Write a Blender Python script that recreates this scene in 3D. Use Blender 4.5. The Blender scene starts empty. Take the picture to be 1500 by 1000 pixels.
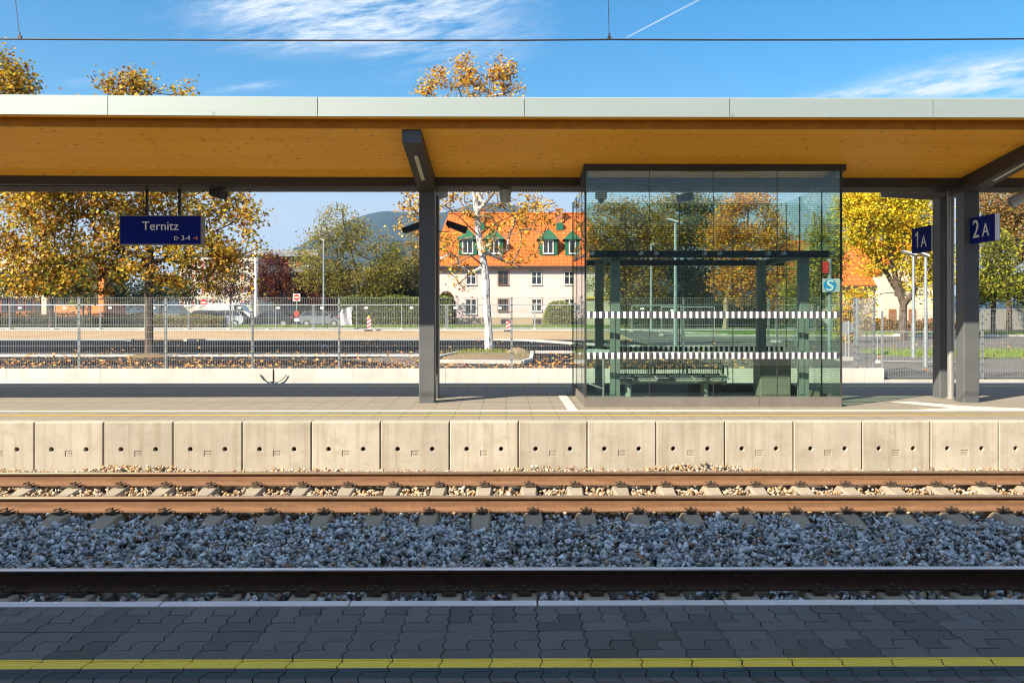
import bpy, bmesh, math, random
import numpy as np
from mathutils import Vector, Matrix
R = math.radians
rnd = random.Random(7)
nrs = np.random.default_rng(11)
scene = bpy.context.scene
COL = scene.collection
F = 1230.0
YAW = R(0.41)
EYE = 1.53

def W(px, py, Y):
    """photo point (1500 x 1000) seen at depth Y -> world point"""
    cx, cz = (px - 750) / F, (462.5 - py) / F
    x = cx * math.cos(YAW) + math.sin(YAW)
    y = -cx * math.sin(YAW) + math.cos(YAW)
    return Vector((x * Y / y, Y, EYE + cz * Y / y))

# ------------------------------------------------------------------ objects
def tag(o, label=None, cat=None, group=None, kind=None):
    for k, v in (('label', label), ('category', cat), ('group', group), ('kind', kind)):
        if v: o[k] = v
    return o
def empty(name, loc=(0, 0, 0), rz=0.0, **kw):
    o = bpy.data.objects.new(name, None); COL.objects.link(o)
    o.location = loc; o.rotation_euler = (0, 0, rz); o.empty_display_size = .2
    return tag(o, **kw)
def link_mesh(name, me, parent=None):
    o = bpy.data.objects.new(name, me); COL.objects.link(o)
    if parent is not None: o.parent = parent
    return o
KIDS = {}
def copy_tree(o, parent=None):
    c = o.copy(); COL.objects.link(c); c.parent = parent
    for ch in o.children: copy_tree(ch, c)
    return c

class MB:
    def __init__(s): s.v = []; s.f = []; s.m = []; s.mi = 0; s.T = None
    def add(s, vs, fs):
        n = len(s.v)
        for p in vs:
            p = Vector(p)
            if s.T is not None: p = s.T @ p
            s.v.append(tuple(p))
        for f in fs: s.f.append([i + n for i in f]); s.m.append(s.mi)
        return s
    def box(s, x0, x1, y0, y1, z0, z1):
        return s.add([(x0,y0,z0),(x1,y0,z0),(x1,y1,z0),(x0,y1,z0),(x0,y0,z1),(x1,y0,z1),(x1,y1,z1),(x0,y1,z1)],
              [(0,3,2,1),(4,5,6,7),(0,1,5,4),(1,2,6,5),(2,3,7,6),(3,0,4,7)])
    def cbox(s, x0, x1, y0, y1, z0, z1, c=.01):
        """box with chamfered vertical edges"""
        p = [(x0+c,y0),(x1-c,y0),(x1,y0+c),(x1,y1-c),(x1-c,y1),(x0+c,y1),(x0,y1-c),(x0,y0+c)]
        return s.poly_z(p, z0, z1)
    def poly_z(s, p, z0, z1):
        n = len(p)
        vs = [(a,b,z0) for a,b in p] + [(a,b,z1) for a,b in p]
        fs = [tuple(range(n))[::-1], tuple(range(n, 2*n))] + [(i,(i+1)%n,(i+1)%n+n,i+n) for i in range(n)]
        return s.add(vs, fs)
    def prism_x(s, p, x0, x1, sh0=0., sh1=0.):
        """p: (y,z) polygon extruded from x0 to x1"""
        n = len(p)
        vs = [(x0,a+sh0,b) for a,b in p] + [(x1,a+sh1,b) for a,b in p]
        fs = [tuple(range(n)), tuple(range(n, 2*n))[::-1]] + [(i,i+n,(i+1)%n+n,(i+1)%n) for i in range(n)]
        return s.add(vs, fs)
    def prism_y(s, p, y0, y1):
        n = len(p)
        vs = [(a,y0,b) for a,b in p] + [(a,y1,b) for a,b in p]
        fs = [tuple(range(n)), tuple(range(n, 2*n))[::-1]] + [(i,i+n,(i+1)%n+n,(i+1)%n) for i in range(n)]
        return s.add(vs, fs)
    def quad(s, a, b, c, d): return s.add([a,b,c,d], [(0,1,2,3)])
    def tube(s, pts, rad, n=8, caps=True):
        pts = [Vector(p) for p in pts]
        if not isinstance(rad, (list, tuple)): rad = [rad] * len(pts)
        rings = []; up = None
        for i, p in enumerate(pts):
            d = (pts[min(i+1, len(pts)-1)] - pts[max(i-1, 0)]).normalized()
            if up is None:
                up = Vector((0,0,1)) if abs(d.z) < .9 else Vector((0,1,0))
            a = d.cross(up).normalized(); b = a.cross(d).normalized(); up = b
            rings.append([p + (a*math.cos(2*math.pi*k/n) + b*math.sin(2*math.pi*k/n)) * rad[i] for k in range(n)])
        vs = [q for r in rings for q in r]; fs = []
        for i in range(len(pts)-1):
            for k in range(n):
                a, b = i*n+k, i*n+(k+1)%n
                fs.append((a, b, b+n, a+n))
        if caps:
            fs.append(tuple(range(n))[::-1]); fs.append(tuple(range((len(pts)-1)*n, len(pts)*n)))
        return s.add(vs, fs)
    def cyl(s, c, r, z0, z1, n=16): return s.tube([(c[0],c[1],z0),(c[0],c[1],z1)], r, n)
    def build(s, name, mats, parent=None, smooth=False, loc=None):
        me = bpy.data.meshes.new(name)
        me.from_pydata(s.v, [], s.f)
        bm = bmesh.new(); bm.from_mesh(me); bmesh.ops.recalc_face_normals(bm, faces=bm.faces); bm.to_mesh(me); bm.free()
        if not isinstance(mats, (list, tuple)): mats = [mats]
        for m in mats: me.materials.append(m)
        if len(mats) > 1: me.polygons.foreach_set('material_index', s.m)
        if smooth:
            me.polygons.foreach_set('use_smooth', [True]*len(me.polygons))
            me.set_sharp_from_angle(angle=R(40))
        o = link_mesh(name, me, parent)
        if loc is not None: o.location = loc
        return o

def text_mesh(txt, size, depth=.004):
    cu = bpy.data.curves.new('lettering', 'FONT'); cu.body = txt; cu.size = size; cu.extrude = depth
    ob = bpy.data.objects.new('lettering', cu); COL.objects.link(ob)
    bpy.context.view_layer.update()
    me = bpy.data.meshes.new_from_object(ob.evaluated_get(bpy.context.evaluated_depsgraph_get()))
    bpy.data.objects.remove(ob)
    return me

# ------------------------------------------------------------------ materials
class T:
    def __init__(s, name):
        s.m = bpy.data.materials.new(name); s.m.use_nodes = True
        s.nt = s.m.node_tree; s.nt.nodes.clear()
        s.out = s.nt.nodes.new('ShaderNodeOutputMaterial')
        s._pos = None
    def n(s, t, **kw):
        x = s.nt.nodes.new(t)
        for k, v in kw.items(): setattr(x, k, v)
        return x
    def L(s, a, b):
        if isinstance(a, (int, float)):
            b.default_value = a if b.type in ('VALUE', 'INT') else ((a, a, a, 1) if b.type == 'RGBA' else (a, a, a))
        elif isinstance(a, (tuple, list)):
            b.default_value = tuple(a) + (1,) if b.type == 'RGBA' and len(a) == 3 else tuple(a)
        else: s.nt.links.new(a, b)
    def pos(s):
        if s._pos is None: s._pos = s.n('ShaderNodeNewGeometry').outputs['Position']
        return s._pos
    def obj(s): return s.n('ShaderNodeTexCoord').outputs['Object']
    def math(s, op, a, b=0., c=0., clamp=False):
        x = s.n('ShaderNodeMath', operation=op, use_clamp=clamp)
        s.L(a, x.inputs[0]); s.L(b, x.inputs[1]); s.L(c, x.inputs[2])
        return x.outputs[0]
    def vmul(s, v, k):
        x = s.n('ShaderNodeVectorMath', operation='MULTIPLY'); s.L(v, x.inputs[0]); s.L(k, x.inputs[1]); return x.outputs[0]
    def vadd(s, v, k):
        x = s.n('ShaderNodeVectorMath', operation='ADD'); s.L(v, x.inputs[0]); s.L(k, x.inputs[1]); return x.outputs[0]
    def sep(s, v):
        x = s.n('ShaderNodeSeparateXYZ'); s.L(v, x.inputs[0]); return x.outputs
    def comb(s, a, b, c):
        x = s.n('ShaderNodeCombineXYZ'); s.L(a, x.inputs[0]); s.L(b, x.inputs[1]); s.L(c, x.inputs[2]); return x.outputs[0]
    def noise(s, v, scale, detail=2., rough=.5, color=False):
        x = s.n('ShaderNodeTexNoise'); s.L(v, x.inputs['Vector']); s.L(scale, x.inputs['Scale']); s.L(detail, x.inputs['Detail']); s.L(rough, x.inputs['Roughness'])
        return x.outputs['Color' if color else 'Fac']
    def white(s, v):
        x = s.n('ShaderNodeTexWhiteNoise'); s.L(v, x.inputs['Vector']); return x.outputs['Value']
    def vor(s, v, scale, feat='F1'):
        x = s.n('ShaderNodeTexVoronoi', feature=feat); s.L(v, x.inputs['Vector']); s.L(scale, x.inputs['Scale']); return x.outputs
    def rng(s, v, a, b, c=0., d=1., smooth=False):
        x = s.n('ShaderNodeMapRange', interpolation_type='SMOOTHSTEP' if smooth else 'LINEAR', clamp=True)
        s.L(v, x.inputs[0]); s.L(a, x.inputs[1]); s.L(b, x.inputs[2]); s.L(c, x.inputs[3]); s.L(d, x.inputs[4]); return x.outputs[0]
    def mix(s, f, a, b, mode='MIX'):
        x = s.n('ShaderNodeMix', data_type='RGBA', blend_type=mode)
        s.L(f, x.inputs[0]); s.L(a, x.inputs[6]); s.L(b, x.inputs[7]); return x.outputs[2]
    def attr(s, name='Col'): return s.n('ShaderNodeAttribute', attribute_name=name).outputs['Color']
    def rand(s): return s.n('ShaderNodeObjectInfo').outputs['Random']
    def bump(s, h, strength=.3, dist=.01):
        x = s.n('ShaderNodeBump'); s.L(h, x.inputs['Height']); x.inputs['Strength'].default_value = strength; x.inputs['Distance'].default_value = dist; return x.outputs[0]
    def bsdf(s, col, rough=.7, metal=0., spec=.5, normal=None, **kw):
        x = s.n('ShaderNodeBsdfPrincipled')
        s.L(col, x.inputs['Base Color']); s.L(rough, x.inputs['Roughness']); s.L(metal, x.inputs['Metallic']); s.L(spec, x.inputs['Specular IOR Level'])
        if normal is not None: s.L(normal, x.inputs['Normal'])
        for k, v in kw.items(): s.L(v, x.inputs[k])
        return x.outputs[0]
    def done(s, sh): s.nt.links.new(sh, s.out.inputs['Surface']); return s.m

def plain(name, col, rough=.6, metal=0., spec=.5, var=.12, scale=6., bump=0.):
    t = T(name); p = t.pos()
    f = t.noise(p, scale, 4, .6)
    c = t.mix(t.rng(f, .3, .7), tuple(k*(1-var) for k in col), tuple(min(1, k*(1+var)) for k in col))
    nrm = t.bump(t.noise(p, scale*12, 3), bump, .004) if bump else None
    return t.done(t.bsdf(c, rough, metal, spec, nrm))

def concrete(name, col, streak=.5, rough=.85, pits=.5):
    t = T(name); p = t.pos()
    big = t.noise(p, 1.7, 4, .6)
    vert = t.noise(t.vmul(p, (14., 14., .7)), 1., 3, .6)
    fine = t.noise(p, 60., 3, .6)
    c = t.mix(t.rng(big, .32, .68), tuple(k*.80 for k in col), tuple(k*1.08 for k in col))
    c = t.mix(t.math('MULTIPLY', t.rng(vert, .5, .75), streak), c, tuple(k*f for k, f in zip(col, (.66, .60, .52))))
    v = t.vor(p, 26.)
    pit = t.math('MULTIPLY', t.rng(v['Distance'], .06, .12, 1., 0.), t.rng(t.sep(v['Color'])[0], .82, .86))
    blot = t.noise(t.vmul(p, (1., 1., 1.3)), 2.9, 5, .7)
    c = t.mix(t.math('MULTIPLY', t.rng(blot, .52, .72), streak*.55), c, tuple(k*f for k, f in zip(col, (.50, .46, .40))))
    c = t.mix(t.math('MULTIPLY', pit, pits), c, tuple(k*.3 for k in col))
    if streak > .8: c = t.mix(1., c, t.mix(t.rand(), (.80, .79, .77), (1.08, 1.07, 1.06)), 'MULTIPLY')
    c = t.mix(.25, c, t.mix(fine, tuple(k*.6 for k in col), tuple(k*1.2 for k in col)))
    return t.done(t.bsdf(c, rough, 0, .3, t.bump(t.math('ADD', fine, t.math('MULTIPLY', pit, -3.)), .25, .004)))

M = {}
M['panel'] = concrete('precast_concrete', (.425, .387, .318), 1.0)
M['wall'] = concrete('cast_concrete', (.57, .545, .50), .3)
M['kerb'] = concrete('kerb_concrete', (.46, .44, .41), .1, pits=.3)
M['edge'] = concrete('edge_stone_concrete', (.74, .77, .80), .1, pits=.3)
M['sleeper'] = concrete('sleeper_concrete', (.31, .265, .20), .1)
M['foot'] = concrete('foot_concrete', (.42, .41, .38), .1)
M['dark'] = plain('dark_void', (.012, .012, .012), .9)
M['col'] = plain('grey_column_paint', (.098, .106, .110), .42, 0., .35, .10, 2.5)
M['beam'] = plain('dark_beam_paint', (.055, .048, .042), .5, .1, .4, .10, 2.)
M['black'] = plain('black_plastic', (.012, .012, .013), .5)
M['galv'] = plain('galvanised_steel', (.42, .45, .46), .45, .6, .5, .12, 9.)
M['galvpost'] = plain('galvanised_post', (.34, .38, .39), .42, .5, .5, .15, 5.)
M['meshwire'] = plain('mesh_wire', (.27, .285, .285), .5, .3, .4, .12, 9.)
M['steel'] = plain('stainless_pipe', (.36, .36, .35), .40, .45, .5, .08, 4.)
M['inner'] = plain('shelter_steel_paint', (.22, .26, .245), .5, .2, .5, .08, 3.)
M['bench'] = plain('bench_steel', (.42, .47, .45), .4, .4, .5, .1, 8.)
M['wire'] = plain('copper_wire', (.05, .035, .03), .5, .5)
M['white'] = plain('white_paint', (.78, .78, .76), .5, var=.05)
M['shut'] = plain('dull_red_shutter', (.34, .08, .05), .7)
M['red'] = plain('red_paint', (.55, .03, .02), .5, var=.08)
M['blue'] = plain('sign_blue', (.006, .016, .19), .7, 0, .08, .05)
M['letter'] = plain('white_lettering', (.88, .90, .92), .6, var=.02)
M['orangeletter'] = plain('orange_lettering', (.95, .36, .02), .5, var=.03)
M['lightgrey'] = plain('light_grey_enclosure', (.50, .52, .53), .5, var=.05)
M['cabinet'] = plain('cabinet_paint', (.20, .20, .17), .5, var=.06)
M['plinth'] = concrete('shelter_plinth', (.16, .145, .13), .3, .6)
M['lens'] = plain('lamp_diffuser', (.62, .60, .50), .3, var=.04)
M['timber_post'] = plain('orange_site_paint', (.75, .20, .05), .6, var=.1)
M['rubber'] = plain('rubber', (.02, .02, .02), .8)
M['asphalt_new'] = None

def mk_wood():
    t = T('glulam_timber'); p = t.pos(); x, y, z = t.sep(p)
    # boards run along the track, 9 cm wide
    b = t.math('FLOOR', t.math('MULTIPLY', y, 9.))
    tone = t.white(t.comb(b, t.math('FLOOR', t.math('ADD', t.math('MULTIPLY', x, .22), t.math('MULTIPLY', b, .37))), 0.))
    grain = t.noise(t.comb(t.math('MULTIPLY', x, 1.6), t.math('MULTIPLY', y, 34.), t.math('MULTIPLY', z, 20.)), 1., 4, .6)
    c = t.mix(grain, (.94, .44, .024), (.98, .56, .05))
    c = t.mix(t.math('MULTIPLY', tone, .55), c, (.84, .36, .02))
    v = t.vor(t.comb(t.math('MULTIPLY', x, 5.), t.math('MULTIPLY', y, 13.), t.math('MULTIPLY', z, 9.)), 1.)
    k = t.math('MULTIPLY', t.rng(v['Distance'], .10, .24, 1., 0.), t.rng(t.sep(v['Color'])[0], .60, .64))
    c = t.mix(t.math('MULTIPLY', k, .92), c, (.10, .03, .006))
    big = t.noise(p, .6, 3)
    c = t.mix(t.rng(big, .35, .7, 0., .25), c, (.74, .30, .018))
    seam = t.rng(t.math('ABSOLUTE', t.math('SUBTRACT', t.math('FRACT', t.math('MULTIPLY', y, 9.)), .5)), .478, .5)
    c = t.mix(t.math('MULTIPLY', seam, .35), c, (.2, .08, .01))
    return t.done(t.bsdf(c, .55, 0, .3, t.bump(grain, .15, .003)))
M['wood'] = mk_wood()
M['woodedge'] = plain('timber_edge', (.52, .225, .02), .6, 0, .2, .15, 7.)

def mk_fascia():
    t = T('anodised_fascia'); p = t.pos()
    f = t.noise(t.vmul(p, (.6, 1., 30.)), 1., 3)
    c = t.mix(f, (.30, .345, .325), (.345, .39, .365))
    return t.done(t.bsdf(c, .50, .35, .4))
M['fascia'] = mk_fascia()

def mk_rust():
    t = T('rusty_rail'); p = t.pos()
    f = t.noise(t.vmul(p, (3., 20., 30.)), 1., 5, .65)
    g = t.noise(t.vmul(p, (40., 40., 5.)), 1., 3)
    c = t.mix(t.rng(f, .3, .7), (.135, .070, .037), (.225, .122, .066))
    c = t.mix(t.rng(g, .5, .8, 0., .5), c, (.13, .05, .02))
    return t.done(t.bsdf(c, .8, 0, .3, t.bump(g, .2, .003)))
M['rust'] = mk_rust()
M['rusthead'] = plain('rail_head_brown', (.22, .155, .105), .38, .45, .5, .15, 12.)
M['shine'] = plain('polished_rail_head', (.70, .72, .76), .42, 1., .5, .1, 12.)
M['rustshade'] = plain('rail_head_side_shade', (.115, .065, .036), .7, .1, .3, .2, 14.)  # brown head side, darkened to stand in for the shadow under the head
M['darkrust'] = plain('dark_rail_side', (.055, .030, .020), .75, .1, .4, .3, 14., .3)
M['clip'] = plain('fastening_steel', (.075, .055, .04), .6, .4, .5, .25, 30.)

def mk_attr(name, rough=.8, transl=0., bump=0., spec=.3):
    t = T(name); c = t.attr('Col')
    if bump:
        f = t.noise(t.pos(), 90., 3, .7)
        c = t.mix(t.rng(f, .3, .75, 0., .55), c, t.mix(1., c, (.45, .42, .40), 'MULTIPLY'))
        sh = t.bsdf(c, rough, 0, spec, t.bump(f, bump, .004))
    else: sh = t.bsdf(c, rough, 0, spec)
    if transl:
        tr = t.n('ShaderNodeBsdfTranslucent'); t.L(c, tr.inputs[0])
        ms = t.n('ShaderNodeMixShader'); ms.inputs[0].default_value = transl
        t.nt.links.new(sh, ms.inputs[1]); t.nt.links.new(tr.outputs[0], ms.inputs[2]); sh = ms.outputs[0]
    return t.done(sh)
M['stone'] = mk_attr('ballast_stone', .85, 0, .5)
M['leaf'] = mk_attr('leaf', .6, .45)
M['dryleaf'] = mk_attr('fallen_leaf', .7, .1)

def mk_bark(name, a, b, patch=None):
    t = T(name); p = t.pos()
    f = t.noise(t.vmul(p, (5., 5., 1.6)), 1.6, 4, .6)
    c = t.mix(t.rng(f, .35, .65), a, b)
    if patch:
        q = t.noise(t.vmul(p, (4., 4., 1.8)), 1.6, 4, .7)
        c = t.mix(t.rng(q, .545, .575), c, patch)
    return t.done(t.bsdf(c, .85, 0, .2, t.bump(f, .5, .02)))
M['bark'] = mk_bark('dark_bark', (.06, .045, .035), (.13, .10, .075))
M['birchbark'] = mk_bark('pale_plane_bark', (.44, .43, .41), (.60, .59, .57), (.17, .17, .175))
M['twigbark'] = mk_bark('twig_bark', (.10, .075, .055), (.24, .19, .14))
M['tanbark'] = mk_bark('tan_bark', (.24, .18, .12), (.38, .30, .21))

# paving of the near platform: each paver carries its colour; yellow and blue bands are painted across
def mk_pavers():
    t = T('interlocking_pavers'); p = t.pos(); x, y, z = t.sep(p)
    c = t.attr('Col')
    f = t.noise(p, 130., 4, .7); g = t.noise(p, 9., 4, .65)
    c = t.mix(t.rng(f, .35, .7, 0., .6), c, t.mix(1., c, (.55, .55, .55), 'MULTIPLY'))
    c = t.mix(t.rng(g, .45, .75, 0., .45), c, (.085, .087, .09))
    y2 = t.math('ADD', y, t.math('MULTIPLY', t.math('SUBTRACT', f, .5), .006))
    yel = t.math('MULTIPLY', t.rng(y2, 3.655, 3.659), t.rng(y2, 3.752, 3.756, 1., 0.))
    blu = t.math('MULTIPLY', t.rng(y2, 3.55, 3.553), t.rng(y2, 3.652, 3.655, 1., 0.))
    top = t.rng(z, -.0035, -.0015)
    wear = t.rng(t.noise(p, 45., 5, .75), .30, .40)
    yel = t.math('MULTIPLY', t.math('MULTIPLY', yel, top), wear)
    c = t.mix(t.math('MULTIPLY', t.math('MULTIPLY', blu, top), .9), c, (.028, .062, .085))
    c = t.mix(yel, c, t.mix(g, (.80, .66, .06), (.92, .78, .11)))
    return t.done(t.bsdf(c, .8, 0, .35, t.bump(f, .25, .003)))
M['pavers'] = mk_pavers()

def mk_slabs():
    """island platform: sandy grey slabs 40 x 20 cm"""
    t = T('platform_slabs'); p = t.pos(); x, y, z = t.sep(p)
    br = t.n('ShaderNodeTexBrick'); t.L(t.comb(y, x, 0.), br.inputs['Vector'])
    br.inputs['Scale'].default_value = 1.; br.inputs['Brick Width'].default_value = .2; br.inputs['Row Height'].default_value = .4
    br.inputs['Mortar Size'].default_value = .008; br.inputs['Mortar Smooth'].default_value = .1
    t.L((.265, .238, .192), br.inputs['Color1']); t.L((.235, .21, .17), br.inputs['Color2']); t.L((.12, .105, .085), br.inputs['Mortar'])
    f = t.noise(p, 40., 4, .7); g = t.noise(t.vmul(p, (.5, 1.5, 1.)), 1., 4)
    c = t.mix(t.rng(f, .3, .7, 0., .3), br.outputs['Color'], (.20, .17, .13))
    c = t.mix(t.rng(g, .4, .7, 0., .35), c, (.30, .265, .21))
    return t.done(t.bsdf(c, .85, 0, .3, t.bump(f, .2, .003)))
M['slabs'] = mk_slabs()

def ground_mat(name, a, b, scale, rough=.9, speck=None):
    t = T(name); p = t.pos()
    f = t.noise(p, scale, 5, .65); h = t.noise(p, scale*.08, 3)
    c = t.mix(t.rng(t.math('ADD', t.math('MULTIPLY', f, .6), t.math('MULTIPLY', h, .4)), .35, .65), a, b)
    if speck:
        s2 = t.vor(p, scale*1.5)['Distance']
        c = t.mix(t.rng(s2, .0, .35, .7, 0.), c, speck)
    return t.done(t.bsdf(c, 1., 0, .02, t.bump(f, .4, .02)))
M['asphalt'] = ground_mat('fresh_asphalt', (.008, .010, .015), (.017, .019, .025), 14.)
M['oldasphalt'] = ground_mat('old_asphalt', (.10, .095, .088), (.15, .14, .13), 9.)
M['gravel'] = ground_mat('tan_gravel', (.30, .205, .115), (.43, .31, .185), 5., .95, (.22, .15, .085))
M['road'] = ground_mat('pale_road', (.21, .19, .16), (.28, .255, .22), 4.)
M['soil'] = ground_mat('soil', (.16, .115, .07), (.26, .19, .12), 6.)
M['trackbed'] = ground_mat('track_bed', (.05, .045, .04), (.10, .085, .07), 20.)
M['grassbase'] = ground_mat('grass_ground', (.10, .16, .02), (.17, .25, .03), 6.)
M['land'] = ground_mat('open_land', (.10, .10, .06), (.17, .16, .10), .6)
M['forest'] = ground_mat('forested_hill', (.008, .018, .020), (.026, .036, .030), .03, .95)

def mk_glass(name, tint, stripes=True, refl=1.0):
    t = T(name)
    tr = t.n('ShaderNodeBsdfTransparent'); gl = t.n('ShaderNodeBsdfGlossy'); gl.inputs['Roughness'].default_value = .0
    t.L(tint, tr.inputs[0]); t.L((.92, .97, .98), gl.inputs[0])
    g = t.n('ShaderNodeNewGeometry'); dt = t.n('ShaderNodeVectorMath', operation='DOT_PRODUCT')
    t.L(g.outputs['Normal'], dt.inputs[0]); t.L(g.outputs['Incoming'], dt.inputs[1])
    fr = t.math('ADD', .04, t.math('MULTIPLY', .96, t.math('POWER', t.math('SUBTRACT', 1., t.math('ABSOLUTE', dt.outputs['Value'])), 5.)))
    ms = t.n('ShaderNodeMixShader')
    t.L(t.math('MULTIPLY', fr, refl), ms.inputs[0])
    t.nt.links.new(tr.outputs[0], ms.inputs[1]); t.nt.links.new(gl.outputs[0], ms.inputs[2])
    sh = ms.outputs[0]
    if stripes:
        z = t.sep(t.pos())[2]
        ph = t.math('FRACT', t.math('MULTIPLY', z, 1/.036))
        line = t.math('LESS_THAN', ph, .16)
        d = t.bsdf((.02, .022, .022), .6)
        m2 = t.n('ShaderNodeMixShader'); t.L(t.math('MULTIPLY', line, .38), m2.inputs[0])
        t.nt.links.new(sh, m2.inputs[1]); t.nt.links.new(d, m2.inputs[2]); sh = m2.outputs[0]
    return t.done(sh)
M['glass'] = mk_glass('tinted_safety_glass', (.885, .968, .92))
M['window'] = plain('window_glass', (.02, .024, .028), .08, 0, .8, .2)
M['carglass'] = plain('car_glass', (.012, .015, .018), .06, 0, .9, .1)

def mk_tiles(name, a, b):
    t = T(name); p = t.pos(); x, y, z = t.sep(p)
    br = t.n('ShaderNodeTexBrick'); t.L(t.comb(t.math('ADD', x, t.math('MULTIPLY', y, .0)), z, 0.), br.inputs['Vector'])
    br.offset = 0.; br.inputs['Scale'].default_value = 1.; br.inputs['Brick Width'].default_value = .42; br.inputs['Row Height'].default_value = .36
    br.inputs['Mortar Size'].default_value = .035; br.inputs['Mortar Smooth'].default_value = .6
    t.L(a, br.inputs['Color1']); t.L(b, br.inputs['Color2']); t.L(tuple(k*.42 for k in a), br.inputs['Mortar'])
    g = t.noise(p, .8, 4)
    c = t.mix(t.rng(g, .4, .75, 0., .35), br.outputs['Color'], tuple(k*.6 for k in a))
    return t.done(t.bsdf(c, .8, 0, .25))
M['tiles'] = mk_tiles('orange_roof_tiles', (.58, .115, .022), (.69, .155, .032))
M['pink'] = plain('pink_render', (.62, .475, .435), .9, var=.04, scale=.7)
M['cream'] = plain('cream_render', (.56, .49, .38), .9, var=.06, scale=.8)
M['beige'] = plain('beige_render', (.50, .43, .33), .9, var=.05, scale=.8)
M['basement'] = plain('basement_render', (.36, .28, .18), .9, var=.08)
M['dormer'] = plain('green_dormer_metal', (.008, .115, .055), .5, .1, .5, .12, 3.)
M['frame_w'] = plain('white_window_frame', (.72, .72, .70), .5, var=.03)
M['frame_d'] = plain('brown_window_frame', (.14, .09, .06), .6)
M['brick'] = plain('chimney_brick', (.34, .12, .06), .9, var=.2, scale=9)
M['greyclad'] = plain('grey_cladding', (.15, .155, .165), .6, var=.08)
M['redclad'] = plain('red_cladding', (.32, .055, .03), .7, var=.1)
M['brown'] = plain('brown_timber', (.26, .09, .03), .7, var=.12)
M['shopblue'] = plain('blue_awning', (.015, .16, .52), .5)
M['orangewall'] = plain('orange_render', (.80, .22, .045), .8, var=.05, scale=.6)
M['yellow'] = plain('yellow_paint', (.85, .52, .02), .5)
M['tarp'] = plain('white_tarpaulin', (.40, .40, .42), .5, var=.2, scale=3.)
M['signback'] = plain('sign_back_metal', (.42, .44, .45), .4, .6, .5, .1, 6.)
M['sblue'] = plain('logo_blue', (.01, .27, .62), .5, var=.03)

# ------------------------------------------------------------------ ground
ZP = [(-400, -.86), (24.40, -.86), (24.42, -.62), (24.6, -.32), (28, -.20), (32, -.05), (36, .03), (48, .15), (50, .20), (58, .48), (64, .50), (80, .56), (110, .60), (400, .8), (1500, 6.), (9000, 6.)]
def gz(Y):
    for (a, za), (b, zb) in zip(ZP, ZP[1:]):
        if Y <= b: return za + (zb - za) * (Y - a) / (b - a)
    return ZP[-1][1]
def strip(mb, x0, x1, y0, y1, dz, nx=1):
    ys = [y0] + [y for y, _ in ZP if y0 + 1e-4 < y < y1 - 1e-4] + [y1]
    for i in range(len(ys)-1):
        for k in range(nx):
            a = x0 + (x1-x0)*k/nx; b = x0 + (x1-x0)*(k+1)/nx
            mb.quad((a, ys[i], gz(ys[i])+dz), (b, ys[i], gz(ys[i])+dz), (b, ys[i+1], gz(ys[i+1])+dz), (a, ys[i+1], gz(ys[i+1])+dz))
    return mb
def sheet(name, mat, x0, x1, y0, y1, dz):
    o = strip(MB(), x0, x1, y0, y1, dz).build(name, mat); tag(o, kind='structure'); return o
def polysheet(name, mat, pts, dz):
    """flat-ish polygon draped on the ground profile"""
    bm = bmesh.new()
    f = bm.faces.new([bm.verts.new((x, y, 0)) for x, y in pts])
    for y, _ in ZP:
        if min(p[1] for p in pts) < y < max(p[1] for p in pts):
            bmesh.ops.bisect_plane(bm, geom=bm.verts[:]+bm.edges[:]+bm.faces[:], plane_co=(0, y, 0), plane_no=(0, 1, 0))
    bmesh.ops.triangulate(bm, faces=bm.faces[:])
    for v in bm.verts: v.co.z = gz(v.co.y) + dz
    bmesh.ops.recalc_face_normals(bm, faces=bm.faces)
    for f in bm.faces:
        if f.normal.z < 0: f.normal_flip()
    me = bpy.data.meshes.new(name); bm.to_mesh(me); bm.free(); me.materials.append(mat)
    return tag(link_mesh(name, me), kind='structure')

sheet('ground', M['land'], -6000, 6000, -400, 9000, 0)
sheet('track_bed', M['trackbed'], -60, 60, 4.3, 24.3, .03)
sheet('parking_asphalt', M['asphalt'], -70, 8.0, 24.6, 47.5, .012)
sheet('road_asphalt', M['oldasphalt'], 7.0, 70, 24.6, 57.5, .020)
sheet('gravel_bank', M['gravel'], -70, 7.3, 47.4, 58.3, .030)
sheet('pavement', M['kerb'], -70, 22, 58.0, 61.0, .040)
sheet('road', M['road'], -90, 90, 61.0, 68.0, .036)
polysheet('concrete_strip', M['wall'], [(-45, 32.2), (-20, 32.0), (-9, 32.1), (-2.4, 32.4), (-2.4, 33.6), (-10, 33.5), (-25, 33.7), (-45, 33.4)], .024)
polysheet('access_path', M['oldasphalt'], [(-1.9, 33.6), (-6.2, 30.9), (-2.7, 28.2), (-1.4, 28.3)], .020)
def arc_island(x0, y0, y1, x1, n=9):
    r = (y1-y0)/2; c = (y0+y1)/2
    return [(x0 + r*1.6 - r*1.6*math.cos(a), c - r*math.sin(a)) for a in [math.pi/2*(1-2*i/(n-1))*-1 for i in range(n)][::-1]] + [(x1, y0), (x1, y1)]
polysheet('grass_island', M['grassbase'], arc_island(14.3, 31.2, 36.5, 45), .034)
sheet('grass_verge', M['grassbase'], 11.5, 60, 51.5, 57.0, .034)
sheet('grass_strip', M['grassbase'], -70, 40, 68.0, 71.5, .040)
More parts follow.
